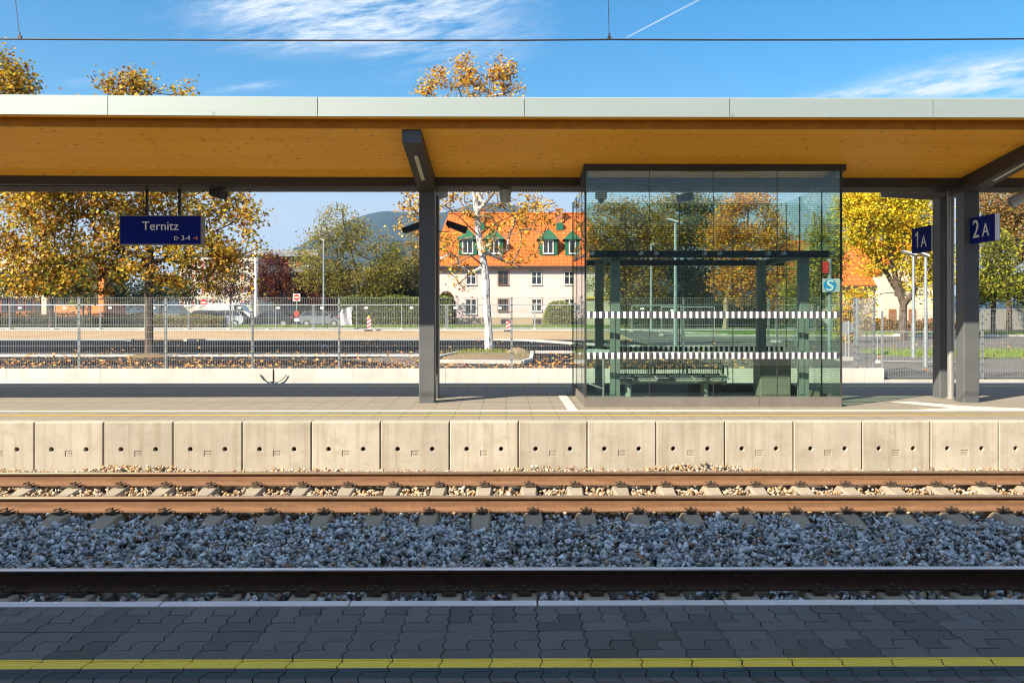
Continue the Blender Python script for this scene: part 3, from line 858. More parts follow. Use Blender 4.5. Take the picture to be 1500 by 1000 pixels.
near['label'] = 'timber canopy over the near platform, known only by its shadow across the grey ballast'

# ------------------------------------------------------------------ shelter
SX0, SX1, SY0, SY1 = W(857.5, 590, 14.1).x, W(1232.5, 590, 14.1).x, 14.1, 16.9
def shelter():
    root = empty('waiting_shelter', ((SX0+SX1)/2, (SY0+SY1)/2, 0), label='glass waiting shelter with two rows of white and grey squares on its panes', cat='waiting shelter')
    ox, oy = root.location.x, root.location.y
    def B(mb, name, mats, par=root, smooth=False):
        mb.v = [(x-ox, y-oy, z) for x, y, z in mb.v]
        return mb.build(name, mats, par, smooth)
    p = MB(); w = .06
    for i, (a, b) in enumerate(((SX0, SX0+2.93), (SX0+2.936, SX1))): p.box(a, b, SY0-.012, SY0+w, 0, .165)
    p.box(SX0, SX1, SY1-w, SY1+.012, 0, .165)
    p.box(SX0-.012, SX0-.001, SY0, SY1, 0, .165); p.box(SX1+.001, SX1+.012, SY0, SY1, 0, .165)
    B(p, 'plinth', M['plinth'])
    c = MB()
    c.box(SX0-.03, SX1+.07, SY0-.04, SY0+.05, 3.972, 4.112)
    for x0, x1 in ((SX0-.03, SX0+.05), (SX1-.01, SX1+.069)):
        c.prism_x([(SY0+.051, 3.972), (SY0+.051, 4.075), (14.845, 3.985), (14.845, 3.82)], x0, x1)
    c.box(SX0+1.7, SX0+2.75, SY0-.06, SY0-.041, 3.965, 3.985)
    B(c, 'roof_cap', M['beam'])
    def top(y): return 3.97 if y < 14.5 else 3.81
    def pane(x0, x1, y0, y1, zt0, zt1, par=root):
        g = MB(); t = .008
        if abs(x1-x0) > abs(y1-y0): g.box(x0, x1, y0-t, y0+t, .166, zt0)
        else: g.prism_x([(y0, .166), (y0, zt0), (y1, zt1), (y1, .166)], x0-t, x0+t)
        return B(g, 'glass_pane', M['glass'], par)
    n = 4; dx = (SX1-SX0)/n; cell = .1015
    WB = [M['white'], M['mgrey']]
    for i in range(n):
        a, b = SX0+i*dx+.004, SX0+(i+1)*dx-.004
        g = pane(a, b, SY0+.02, SY0+.02, 3.97, 3.97)
        def sq(m, x, w, y, zc, mi):
            l, h = max(a+.002, x), min(b-.002, x+w)
            if h > l + .003: m.mi = mi; m.quad((l, y, zc-.054), (h, y, zc-.054), (h, y, zc+.054), (l, y, zc+.054))
        def marking(par, y, back):
            for zc in (1.548, .862):
                m = MB()
                for q in range(48):
                    x = SX0 + .03 + q*cell
                    if x + .08 > SX1 - .03: break
                    if back: sq(m, x, .055, y, zc, 1)
                    else: sq(m, x, .044, y, zc, 0); sq(m, x+.046, .044, y+.0002, zc, 1)
                B(m, 'safety_marking', [M['white'], M['mdark']] if back else WB, par)
        marking(g, SY0+.0105, False)
        g = pane(a, b, SY1-.02, SY1-.02, 3.81, 3.81); marking(g, SY1-.0305, True)
    ys = [SY0+.04, 14.93, 16.05, SY1-.04]
    for x in (SX0+.02, SX1-.02):
        for a, b in zip(ys, ys[1:]): pane(x, x, a+.004, b-.004, 3.97-(a-SY0)*.19 if a < 14.9 else 3.81, 3.82 if a < 14.9 else 3.81)
    # thin seals / corner profiles
    s = MB()
    for i in range(n+1):
        x = SX0 + i*dx
        if i in (0, n): s.box(x-.014, x+.014, SY0-.004, SY0+.034, .166, 3.971)
        else: s.box(x-.0035, x+.0035, SY0+.008, SY0+.032, .166, 3.969)
        s.box(x-.005, x+.005, SY1-.035, SY1-.005, .166, 3.809)
    for x in (SX0+.02, SX1-.02):
        for y in ys[1:3]: s.box(x-.012, x+.012, y-.0035, y+.0035, .166, 3.808)
    B(s, 'pane_seal', M['seal'])
    # inner portal frame
    ux = [(W(895, 500, 14.45).x, 14.45), (W(1172, 500, 14.45).x, 14.45), (W(872.5, 500, 16.45).x, 16.45), (W(1110.5, 500, 16.45).x, 16.45)]
    for x, y in ux:
        u = MB(); u.cbox(x, x+.16, y, y+.16, .0, 2.61, .006)
        if y < 15:
            u.box(x-.02, x+.072, y-.012, y-.0005, .17, .80); u.box(x-.02, x+.072, y-.012, y-.0005, .92, 1.48)
        B(u, 'upright', M['inner'])
    r = MB()
    r.box(SX0+.10, SX1-.12, 14.30, 14.40, 2.525, 2.64); r.box(SX0+.10, SX1-.12, 16.62, 16.72, 2.525, 2.64)
    for x in (ux[0][0], ux[1][0]): r.box(x+.03, x+.13, 14.401, 16.619, 2.53, 2.635)
    rb = B(r, 'ring_beam', M['darkframe'])
    k = MB()
    for i in range(n+1):
        for d in (-.13, .13):
            x = SX0 + i*dx + d
            if SX0 < x < SX1: k.tube([(x, 14.2995, 2.585), (x, 14.128, 2.585)], .032, 12)
    B(k, 'glass_fixing', M['galv'], rb)
    return root
M['mgrey'] = plain('grey_marking', (.06, .058, .08), .6, var=.04)
M['mdark'] = plain('dark_marking', (.02, .022, .025), .6, var=.04)
M['seal'] = plain('dark_seal', (.035, .035, .033), .5)
M['darkframe'] = plain('dark_frame_paint', (.018, .021, .024), .45, .1, .5)
sh = shelter()

# bench (two back-to-back wire seats on a tube), leaning rail, cabinet, camera dome inside
def bench():
    cx = W(985, 575, 15.3).x; cy = 15.45
    root = empty('wire_bench', (cx, cy, 0), label='double sided pale steel bench with wire mesh seats inside the glass shelter', cat='bench')
    L = 1.0
    t = MB(); t.tube([(-L, 0, .33), (L, 0, .33)], .055, 14); t.tube([(-L-.02, 0, .33), (-L+.03, 0, .33)], .075, 14); t.tube([(L-.03, 0, .33), (L+.02, 0, .33)], .075, 14)
    t.build('carrier_tube', M['bench'], root, True)
    for x in (-.78, .62):
        l = MB(); l.tube([(x, -.12, 0), (x, -.12, .31)], .04, 12); l.tube([(x, .14, 0), (x, .14, .31)], .04, 12); l.box(x-.05, x+.05, -.2, .22, .0, .012); l.box(x-.03, x+.03, -.12, .14, .27, .32)
        l.build('leg', M['bench'], root)
    for s in (-1, 1):
        for i in range(3):
            x0 = -.98 + i*.66; m = MB()
            for k in range(15):
                x = x0 + .02 + k*.041
                m.tube([(x, s*.06, .74), (x, s*.10, .50), (x, s*.14, .45), (x, s*.46, .43), (x, s*.50, .40)], .004, 4, False)
            for y, z in ((.075, .66), (.09, .56), (.2, .447), (.34, .438), (.49, .41)):
                m.tube([(x0, s*y, z), (x0+.62, s*y, z)], .008, 5)
            m.box(x0, x0+.62, min(s*.15, s*.45), max(s*.15, s*.45), .423, .429)
            m.build('wire_seat', M['seatwire'], root)
            b = MB(); b.tube([(x0+.31, 0, .36), (x0+.31, s*.3, .42)], .02, 8); b.tube([(x0+.62, s*.05, .45), (x0+.62, s*.05, .62), (x0+.62, s*.32, .62), (x0+.62, s*.36, .45)], .012, 6)
            b.build('armrest', M['seatwire'], root)
M['seatwire'] = plain('dark_green_wire', (.035, .05, .05), .45, .3)
bench()
m = MB(); x0 = W(868, 575, 14.75).x; x1 = W(885, 575, 14.5).x
m.tube([(x0-.12, 15.2, 0), (x0-.12, 15.2, .86)], .02, 10); m.tube([(x1, 14.6, 0), (x1, 14.6, .86)], .02, 10)
m.tube([(x0-.12, 15.2, .34), (x1, 14.6, .26)], .014, 8)
lr = empty('leaning_rail', (0, 0, 0), label='small slanting leaning rail on two thin steel posts inside the shelter', cat='leaning rail')
m.build('post_frame', M['steel'], lr, True)
m = MB(); m.T = Matrix.Translation((x0+.06, 14.9, .88)) @ Matrix.Rotation(R(-62), 4, 'Z') @ Matrix.Rotation(R(28), 4, 'X'); m.box(-.42, .42, -.10, .10, -.012, .012); m.build('lean_plate', M['bench'], lr)
cab = empty('litter_cabinet', (W(1132, 580, 15.9).x, 15.9, 0), label='plain olive grey cabinet standing at the back of the glass shelter', cat='cabinet')
m = MB(); m.cbox(-.30, .28, -.2, .25, .02, .80, .01); m.build('cabinet_body', M['cabinet'], cab)
m = MB(); m.cbox(-.27, .02, -.212, -.2005, .05, .77, .003); m.cbox(.03, .26, -.212, -.2005, .05, .77, .003); m.build('cabinet_door', M['cabinet'], cab)
m = MB(); m.box(-.32, .30, -.22, .27, .8005, .82); m.build('cabinet_top', M['inner'], cab)
dm = empty('dome_camera', (W(880.5, 280, 15.2).x, 15.2, 3.81), label='grey box with a dark camera dome hanging under the beam inside the shelter', cat='camera')
m = MB(); m.cbox(-.10, .10, -.08, .08, -.16, -.02, .02); m.box(-.05, .05, -.04, .04, -.025, .002); m.build('camera_housing', M['lightgrey'], dm)
m = MB(); m.tube([(0, 0, -.1601), (0, 0, -.20), (0, 0, -.235), (0, 0, -.25)], [.065, .06, .04, .01], 14); m.build('dome', M['carglass'], dm, True)

# ------------------------------------------------------------------ things on the canopy
def loudspeaker(name, loc, rz, tilt, label, L=.36, w=.2, h=.13, hang=None):
    r = empty(name, loc, rz, label=label, cat='loudspeaker')
    m = MB(); m.T = Matrix.Rotation(R(tilt), 4, 'Y'); m.prism_y([(-L/2, -h*.32), (-L/2+.03, -h/2), (L/2, -h/2), (L/2, h/2), (-L/2, h*.32)], -w/2, w/2); m.build('speaker_case', M['black'], r)
    if hang:
        m = MB(); m.tube([(0, 0, 0)] + hang, .012, 6); m.build('bracket', M['black'], r)
    return r
loudspeaker('loudspeaker', W(608, 334, 15.3), 0, 14, 'small black loudspeaker on the outer side of the slim left column', .34, .2, .12, [(.12, .1, .0), (.16, .34, .0)]) if False else None
p = W(603, 334, 15.3); a = loudspeaker('loudspeaker', p, 0, -16, 'small black loudspeaker peeping out left of the grey column', .34, .2, .12, [(.2, .1, -.02), (.26, .36, -.02)])
p = W(669, 332, 15.7); loudspeaker('loudspeaker', p, 0, 22, 'long black tilted loudspeaker on a bracket right of the grey column', .40, .2, .13, [(-.16, 0, -.02), (-.16, 0, -.09), (-.36, .02, -.09)])
p = W(320, 283, 15.2); loudspeaker('loudspeaker', p, R(-20), 20, 'black wedge loudspeaker under the beam right of the blue station sign', .26, .2, .15, [(0, 0, .12)])
p = W(1003, 289, 15.3); loudspeaker('loudspeaker', p, R(10), -8, 'black wedge loudspeaker under the beam behind the shelter glass', .24, .2, .15, [(0, 0, .10)])
cl = empty('ceiling_speaker', W(740, 281, 15.22), label='pale grey cylindrical speaker hanging under the canopy beam beside the plane tree', cat='loudspeaker')
m = MB(); m.tube([(0, 0, .035), (0, 0, .0), (0, 0, -.19), (0, 0, -.20)], [.11, .11, .085, .07], 20); m.build('speaker_drum', M['lightgrey'], cl, True)
m = MB(); m.tube([(0, 0, .05), (0, 0, .036)], .05, 12); m.build('mount', M['galv'], cl)
tb = empty('tube_speaker', W(1479, 296, 14.2), label='silver tube shaped loudspeaker slanting in at the right edge under the canopy', cat='loudspeaker')
m = MB(); m.T = Matrix.Rotation(R(-27), 4, 'Y'); m.tube([(0, 0, 0), (.02, 0, 0), (.62, 0, 0), (.64, 0, 0)], [.055, .07, .07, .055], 20); m.build('speaker_tube', M['steel'], tb, True)
m = MB(); m.T = Matrix.Rotation(R(-27), 4, 'Y'); m.box(.0, .6, -.035, .035, -.105, -.062); m.build('mounting_rail', M['lightgrey'], tb)
m = MB(); m.tube([(.45, 0, .23), (.45, .0, .62), (.45, .70, .62)], .02, 8); m.build('bracket', M['beam'], tb)
# corner braces by the columns
def bracket(px, py, Y, label):
    o = MB(); o.poly_z([(-.10, -.05), (.10, -.05), (.10, .05), (-.10, .05)], -.12, .12)

# station name sign
def place_text(parent, txt, size, origin, xdir, ydir, mat, fit=None, name='lettering', high=None):
    me = text_mesh(txt, size); me.materials.clear(); me.materials.append(mat)
    xs = [v.co.x for v in me.vertices]; w = max(xs)-min(xs)
    s = (fit/w) if fit else 1.
    if high: s = high/max(v.co.y for v in me.vertices)
    x = Vector(xdir).normalized(); y = Vector(ydir).normalized(); z = x.cross(y)
    mx = min(xs)
    for v in me.vertices:
        c = v.co.copy(); v.co = Vector(origin) + x*((c.x-mx)*s) + y*(c.y*s) + z*c.z
    return link_mesh(name, me, parent)
def station_sign():
    Y = 15.15; p0 = W(176, 357, Y); p1 = W(294, 317, Y)
    r = empty('station_sign', (p0.x, Y, p0.z), label='hanging dark blue station name sign reading Ternitz', cat='sign')
    w = p1.x-p0.x; h = p1.z-p0.z
    m = MB(); m.box(0, w, 0, .14, 0, h); m.build('sign_panel', M['blue'], r)
    m = MB(); m.box(w+.0005, w+.03, -.003, .143, -.003, h+.003); m.box(-.012, -.0005, -.003, .143, -.003, h+.003); m.box(-.012, w+.03, -.003, .143, h+.0035, h+.02); m.box(-.012, w+.03, -.003, .143, -.02, -.0035); m.build('sign_frame', M['cabinet'], r)
    place_text(r, 'Ternitz', .2, (w*.275, -.005, h*.50), (1, 0, 0), (0, 0, 1), M['letter'], w*.45)
    place_text(r, '3-4', .1, (w*.762, -.005, h*.13), (1, 0, 0), (0, 0, 1), M['letter'], w*.108)
    a = MB(); x0, z0 = w*.905, h*.205; y0, y1 = -.006, -.0005
    a.box(x0, x0+.075, y0, y1, z0-.006, z0+.006)
    for s in (-1, 1): a.add([(x0+.048, y0, z0+s*.036), (x0+.060, y0, z0+s*.036), (x0+.088, y0, z0), (x0+.072, y0, z0)], [(0, 1, 2, 3)])
    a.build('arrow_symbol', M['orangeletter'], r)
    e = MB(); x0 = w*.672
    e.box(x0, x0+.011, y0, y1, z0-.035, z0+.035); e.box(x0+.0111, x0+.05, y0, y1, z0+.025, z0+.035); e.box(x0+.0111, x0+.05, y0, y1, z0-.035, z0-.025); e.box(x0+.03, x0+.075, y0, y1, z0-.004, z0+.004)
    for s in (-1, 1): e.add([(x0+.060, y0, z0+s*.020), (x0+.068, y0, z0+s*.020), (x0+.086, y0, z0), (x0+.076, y0, z0)], [(0, 1, 2, 3)])
    e.build('exit_symbol', M['letter'], r)
    for px in (213, 261):
        q = W(px, 300, Y); m = MB(); m.box(q.x-p0.x-.022, q.x-p0.x+.022, .05, .09, h+.0205, 3.83-p0.z); m.build('hanger_rod', M['black'], r)
station_sign()
def track_sign(name, num, x, y0, y1, z0, z1, label):
    """thin box sign standing out from a column along Y; read from the left"""
    r = empty(name, (x, y0, z0), label=label, cat='sign'); t = .05; L = y1-y0; h = z1-z0
    m = MB(); m.box(-t, t, 0, L, 0, h); m.build('sign_panel', M['blue'], r)
    m = MB(); m.box(-t+.012, t-.012, -.012, -.0005, .0, h); m.build('sign_edge', M['white'], r)
    m = MB(); m.box(-.02, .02, -.004, .002, .06, .09); m.build('sign_lock', M['black'], r) if False else None
    if num[0] == '2': place_text(r, num[0], .4, (-t-.002, L*.88, h*.2), (0, -1, 0), (0, 0, 1), M['letter'], None, 'numeral', .31)
    else:
        m = MB(); yb, zb = L*.70, h*.2
        P2 = lambda a, b: (-t-.004, yb-a, zb+b)
        m.add([P2(0, 0), P2(.045, 0), P2(.045, .31), P2(.008, .31), P2(0, .255)], [(0, 1, 2, 3, 4)]); m.add([P2(.008, .31), P2(0, .255), P2(-.075, .215), P2(-.075, .262)], [(0, 1, 2, 3)])
        m.build('numeral', M['letter'], r)
    place_text(r, 'A', .3, (-t-.002, L*.49, h*.2), (0, -1, 0), (0, 0, 1), M['letter'], None, 'letter_sign', .22)
    return r
p = W(1341, 335, 16.55); q = W(1341, 371, 16.55)
track_sign('track_sign', '1A', 8.10, 15.87, 16.6, q.z, p.z, 'dark blue platform sign reading 1A on the rear column')
p = W(1425, 320, 14.75); q = W(1425, 357, 14.75)
track_sign('track_sign', '2A', 8.235, 14.02, 14.75, q.z, p.z, 'dark blue platform sign reading 2A sticking out from the front column')

# ------------------------------------------------------------------ overhead wire
ow = empty('contact_wire', (0, 10.4, 4.95), label='dark overhead contact wire crossing the whole sky above the canopy', cat='overhead wire')
m = MB(); pts = []
for px, py in ((-150, 55.6), (22, 57.5), (200, 58.6), (400, 59.4), (600, 59.6), (750, 59.4), (893, 58.2), (1050, 58.8), (1200, 58.8), (1350, 58.2), (1650, 56)):
    q = W(px, py, 10.4); pts.append(q - Vector((0, 10.4, 4.95)))
pts = [Vector((-45, 0, .05))] + pts + [Vector((45, 0, .05))]
m.tube(pts, .0105, 8); m.build('wire', M['wire'], ow, True)
for (a, b) in (((29, 55), (20, -20)), ((892.5, 56), (890.5, -20))):
    p = W(*a, 10.4) - Vector((0, 10.4, 4.95)); q = W(*b, 10.4) - Vector((0, 10.4, 4.95)); q2 = q + (q-p)*1.0
    m = MB(); m.tube([p, q, q2], .0045, 6); d = m.build('dropper', M['wire'], ow)
    m = MB(); m.box(p.x-.022, p.x+.022, p.y-.014, p.y+.014, p.z-.025, p.z+.02); m.tube([p+Vector((0, 0, .02)), p+Vector((0, 0, .06))], .010, 6); m.build('dropper_clamp', M['wire'], d)

# ------------------------------------------------------------------ wall and mesh fence behind the island
FY = 24.5
X_END = W(1292.5, 550, FY).x
def wall():
    m = MB(); js = [W(q, 550, FY).x for q in (-390, -255, -120, 13, 150, 286, 402, 518, 653, 788, 923, 1058, 1264, 1292.5)]
    js[-1] = X_END
    for i, (a, b) in enumerate(zip(js, js[1:])):
        g = .02 if i in (5, 6) else .004
        m.box(a+(.02 if i == 6 else .003), b-(.02 if i == 5 else .003), FY-.12, FY+.12, -1.0, 0.0)
    o = m.build('concrete_wall', M['wall'])
    tag(o, 'long low pale concrete wall carrying the tall mesh fence', 'wall')
    m = MB(); m.box(X_END+.01, 45, FY-.12, FY+.12, -1.0, -.33); o = m.build('concrete_kerb_wall', M['kerb'])
    tag(o, 'lower pale concrete sill under the right hand fence', 'wall')
wall()
cb = MB(); jx = W(402, 550, FY).x
for s, L in ((-1, .28), (1, .36)):
    cb.tube([(jx+s*.01, FY-.128, -.37), (jx+s*.12, FY-.17, -.40), (jx+s*.27, FY-.18, -.31), (jx+s*(.27+L*.35), FY-.16, -.17)], .016, 6)
cb.tube([(jx, FY-.13, -.38), (jx, FY-.13, -.02)], .014, 6)
tag(cb.build('earthing_cable', M['black']), 'two loose black cable ends curling out of the wall joint', 'cable')
def mesh_fence(name, posts, z0, z1, label, wires_y=FY):
    r = empty(name, (posts[0], FY, z0), label=label, cat='fence')
    def B(m, n, mat): m.v = [(x-posts[0], y-FY, z-z0) for x, y, z in m.v]; return m.build(n, mat, r)
    for x in posts:
        m = MB(); m.box(x-.03, x+.03, FY+.012, FY+.052, z0-.02, z1+.035); m.box(x-.04, x+.04, FY+.0, FY+.07, z0-.02, z0+.0)
        B(m, 'post', M['galvpost'])
    for a, b in zip(posts, posts[1:]):
        m = MB(); x = a+.02
        while x < b:
            m.box(x-.0027, x+.0027, FY-.0027, FY+.0027, z0+.03, z1); x += .05
        nz = int(round((z1-z0-.06)/.2))
        for k in range(nz+1):
            z = z0+.06+k*.2
            for dy in (-.0075, .0075): m.box(a, b, FY+dy-.0035, FY+dy+.0035, z-.0045, z+.0045)
        B(m, 'mesh_panel', M['meshwire'])
fp = [W(q, 490, FY).x for q in (-265, -138, -11.5, 115, 242, 369.5, 496.5, 623, 749.5, 875.5, 1001, 1126, 1252.5, 1281)]
mesh_fence('mesh_fence', fp, 0.0, 2.04, 'tall galvanised wire mesh fence with square posts on the concrete wall')
fp2 = [W(q, 490, FY).x for q in (1293, 1440, 1566, 1692)]
mesh_fence('mesh_fence', fp2, -.33, 1.64, 'lower galvanised wire mesh fence behind the two right hand columns')
# short return of the fence at its end
rt = empty('mesh_fence', (fp[-1], FY+.1, 0), label='short piece of mesh fence running back from the end post of the wall', cat='fence')
m = MB()
for k in range(21): m.box(-.003, .003, .05+k*.05, .057+k*.05, -.2, 2.03)
for k in range(11): m.box(-.012, -.003, .03, 1.1, -.0+k*.2, .01+k*.2)
m.build('mesh_panel', M['galv'], rt); m = MB(); m.box(-.03, .03, 1.08, 1.14, -.35, 2.06); m.build('post', M['galvpost'], rt)

# ------------------------------------------------------------------ site fences beyond
def site_fence(w=3.28, h=1.78):
    r = empty('site_fence'); m = MB()
    for x in (0.03, w-.03): m.tube([(x, 0, .06), (x, 0, h)], .024, 8)
    for z in (.12, h): m.tube([(0.03, 0, z), (w-.03, 0, z)], .022, 8)
    m.build('tube_frame', M['galv'], r)
    m = MB(); x = .12
    while x < w-.08: m.box(x-.0035, x+.0035, -.004, .004, .12, h); x += .12
    z = .12
    while z < h: m.box(.03, w-.03, .0045, .011, z-.004, z+.004); z += .28
    m.build('wire_mesh', M['meshwire'], r)
    m = MB(); m.box(-.12, .14, -.35, .35, 0, .13); m.build('concrete_foot', M['foot'], r)
    m = MB(); m.box(w*.18, w*.18+.24, -.03, -.022, h-.28, h-.14); m.build('label_plate', M['white'], r)
    return r
site0 = None
SITEL = 'galvanised site fence panel with a small white plate along the gravel bank'
k = 0
for px in (-52, 14.5, 80.5, 146.5, 211, 275, 336, 393, 457, 522, 588, 652, 718, 782):
    Y = 60.2 + .5*math.sin(k*1.7); q = W(px, 484, Y)
    o = site_fence() if site0 is None else copy_tree(site0); site0 = site0 or o
    o.location = (q.x, Y, gz(Y)+.04); o.rotation_euler = (0, 0, R(rnd.uniform(-2.5, 2.5)))
    tag(o, SITEL, 'site fence', 'site fence panels along the gravel bank'); k += 1
for px, Y, rz in ((925, 56, -12), (968, 52, -8), (1136, 44, 6)):
    o = copy_tree(site0); o.location = (W(px, 480, Y).x, Y, gz(Y)+.03); o.rotation_euler = (0, 0, R(rz))
    tag(o, 'galvanised site fence panel standing on the road behind the shelter', 'site fence', 'site fence panels on the road behind the shelter')
for px, Y, rz, lab in ((1284, 29.5, -24, 'leaning low site fence panel on a concrete foot beside the two slim lamps'),):
    o = copy_tree(site0); o.location = (W(px, 540, Y).x, Y, gz(Y)+.02); o.rotation_euler = (0, 0, R(rz)); o.scale = (.9, 1, .62)
    tag(o, lab, 'site fence')

# ------------------------------------------------------------------ trees
def tubes_from(nodes, parent, rad, mat, name, root, thr=0.):
    m = MB()
    for i, p in enumerate(parent):
        if p < 0: continue
        a, b = nodes[p], nodes[i]
        if (b-a).length < 1e-4: continue
        ra, rb = min(rad[p], rad[i]*1.35), rad[i]
        m.mi = 1 if rb < thr else 0
        n = 8 if ra > .05 else (5 if ra > .015 else 3)
        m.tube([a, b+(b-a)*.02], [ra, rb], n, False)
    return m.build(name, mat, root, smooth=True)
def NT(tp):
    return 1 + sum(max(1, int((tp[i]-tp[i-1]).length/.6)) for i in range(1, len(tp)))
def tree(name, label, cat, Y, trunk_px, r0, blobs, n_att, n_leaf, size, pal, wts, bark, group=None, spread=.34, seed=1, tip=.010, bare=0., depth=.8, limbs=(), twig=None):
    rg = random.Random(seed); ng = np.random.default_rng(seed)
    tp = [W(px, py, Y + (q[0] if q else 0)) for px, py, *q in trunk_px]
    tp[0].z = min(tp[0].z, gz(Y)) if abs(tp[0].z-gz(Y)) < 1.2 else tp[0].z
    base = tp[0].copy()
    root = empty(name, base, label=label, cat=cat, group=group)
    nodes, par = [], []
    for i, p in enumerate(tp):
        if i == 0: nodes.append(p-base); par.append(-1); continue
        k = max(1, int((p-tp[i-1]).length/.6))
        for j in range(1, k+1):
            nodes.append(tp[i-1].lerp(p, j/k)-base + Vector((rg.uniform(-.03, .03), rg.uniform(-.03, .03), 0))); par.append(len(nodes)-2)
    for lb in limbs:
        lp = [W(q[0], q[1], Y + (q[2] if len(q) > 2 else 0)) - base for q in lb]
        prev = min(range(len(nodes)), key=lambda i: (nodes[i]-lp[0]).length)
        for p in lp[1:]:
            a0 = nodes[prev].copy(); k = max(1, int((p-a0).length/.5))
            for j in range(1, k+1):
                nodes.append(a0.lerp(p, j/k) + Vector((rg.uniform(-.04, .04), rg.uniform(-.04, .04), rg.uniform(-.04, .04)))); par.append(prev); prev = len(nodes)-1
    ntr = len(nodes) if not limbs else sum(1 for _ in range(0)) or NT(tp); first = max(1, int(ntr*.35))
    # attractors inside the crown blobs
    area = np.array([b[2]*b[3]*(b[4] if len(b) > 4 else 1.) for b in blobs]); area = area/area.sum()
    att = []
    for _ in range(n_att):
        b = blobs[int(ng.choice(len(blobs), p=area))]
        v = ng.normal(size=3); v = v/np.linalg.norm(v)*(.25+.75*ng.random()**.5)
        c = W(b[0]+v[0]*b[2], b[1]+v[1]*b[3], Y); c.y += v[2]*depth*(b[2]+b[3])/2/F*Y
        att.append(c-base)
    top = nodes[first]
    att.sort(key=lambda a: (a-top).length)
    N = np.array([n[:] for n in nodes]); tips = []
    for a in att:
        d = np.linalg.norm(N-np.array(a[:]), axis=1); d[:first] += 50
        d += np.maximum(0, N[:, 2]-a.z)*.6
        j = int(np.argmin(d)); s = Vector(N[j]); L = (a-s).length
        k = max(1, int(L/.55)); prev = j
        for q in range(1, k+1):
            t = q/k; p = s.lerp(a, t) + Vector((rg.uniform(-1, 1), rg.uniform(-1, 1), rg.uniform(-.6, 1.)))*(.07*L*math.sin(math.pi*t)*.6)
            nodes.append(p); par.append(prev); prev = len(nodes)-1
            N = np.vstack([N, p[:]])
        tips.append(prev)
    n = len(nodes); e = 2.25; acc = [0.]*n; has = [False]*n
    for i in range(n):
        if par[i] >= 0: has[par[i]] = True
    for i in range(n-1, -1, -1):
        if not has[i]: acc[i] = tip**e
        if par[i] >= 0: acc[par[i]] += acc[i]
    rad = [a**(1/e) for a in acc]
    sc = r0/max(rad); sc = min(sc, 1.6) if sc > 1 else sc
    rad = [max(tip*.6, r*sc) for r in rad]
    for i in range(ntr):
        f = i/max(1, ntr-1); rad[i] = max(rad[i], r0*(1-.72*f)) if i < ntr*.9 else rad[i]
    rad[0] = r0*1.25
    if twig: tubes_from(nodes, par, rad, [bark, twig[1]], 'trunk', root, twig[0])
    else: tubes_from(nodes, par, rad, bark, 'trunk', root)
    # leaves round the twigs
    tipP = np.array([nodes[i][:] for i in tips])
    if bare: tipP = tipP[ng.random(len(tipP)) > bare]
    k = ng.integers(0, len(tipP), n_leaf)
    P = tipP[k] + ng.normal(size=(n_leaf, 3))*spread*np.array([1, 1, .8])
    crown = leaf_mesh('crown', P, size, pal, wts, ng, k, len(tipP))
    crown.parent = root
    return root
def leaf_mesh(name, P, size, pal, wts, ng, clump=None, nclump=1, mat='leaf', flat=False):
    n = len(P)
    nv = ng.normal(size=(n, 3)); nv[:, 2] = np.abs(nv[:, 2])*(6 if flat else 1.) + .25
    nv[:, 1] -= 0 if flat else .35
    nv /= np.linalg.norm(nv, axis=1)[:, None]
    r = ng.normal(size=(n, 3)); u = np.cross(nv, r); u /= np.linalg.norm(u, axis=1)[:, None]; v = np.cross(nv, u)
    s = ng.uniform(size*.55, size*1.15, n)[:, None]
    # five-point leaf: two folded quads round a midrib, lobed outline
    a = P - u*s*.5; b = P + v*s*.46 + nv*s*.14 + u*s*.10; c = P + u*s*.62; d = P - v*s*.46 + nv*s*.14 + u*s*.10; m = P - u*s*.05
    V = np.stack([a, b, c, d, m], 1).reshape(-1, 3)
    o = np.arange(n)[:, None]*5
    Fc = np.concatenate([o+np.array([[0, 4, 1]]), o+np.array([[1, 4, 2]]), o+np.array([[2, 4, 3]]), o+np.array([[3, 4, 0]])], 0)
    pal = np.array(pal); wts = np.array(wts, float)
    if clump is not None:
        cw = ng.dirichlet(wts*1.1/wts.mean(), nclump)
        cum = np.cumsum(cw, 1)[clump]; q = (ng.random(n)[:, None] > cum).sum(1).clip(0, len(pal)-1)
    else: q = ng.choice(len(pal), n, p=wts/wts.sum())
    C = pal[q]*ng.uniform(.7, 1.25, (n, 1))
    return link_mesh(name, np_mesh(name, V, Fc, np.repeat(C, 5, 0), M[mat]))
GOLD = [(.58, .30, .024), (.42, .16, .018), (.72, .46, .035), (.26, .23, .022), (.16, .07, .014), (.36, .31, .025)]
# the great plane tree on the left and its neighbour
tree('plane_tree', 'broad golden brown plane tree whose trunk stands behind the station name sign', 'tree', 32.5,
     [(219, 524), (219, 470), (218, 425), (222, 385), (214, 320), (200, 240), (192, 150)], .16,
     [(150, 235, 120, 95), (250, 290, 95, 75), (110, 340, 120, 80), (220, 370, 110, 55), (340, 345, 60, 45, .7), (335, 290, 55, 28, .5), (60, 250, 100, 90), (163, 126, 9, 13, 5.), (196, 120, 15, 14, 5.), (224, 133, 12, 7, 5.), (268, 135, 7, 5, 6.), (182, 140, 26, 8, 3.), (265, 136, 10, 7, 1.), (290, 390, 60, 40, .7), (370, 320, 30, 30, .35), (382, 356, 28, 18, .3), (360, 400, 25, 25, .3), (30, 390, 70, 40), (120, 400, 60, 35)],
     620, 34000, .140, GOLD, (3.2, 1.9, 3.4, 2.8, 2.0, 2.6), M['bark'], seed=3, spread=.25)
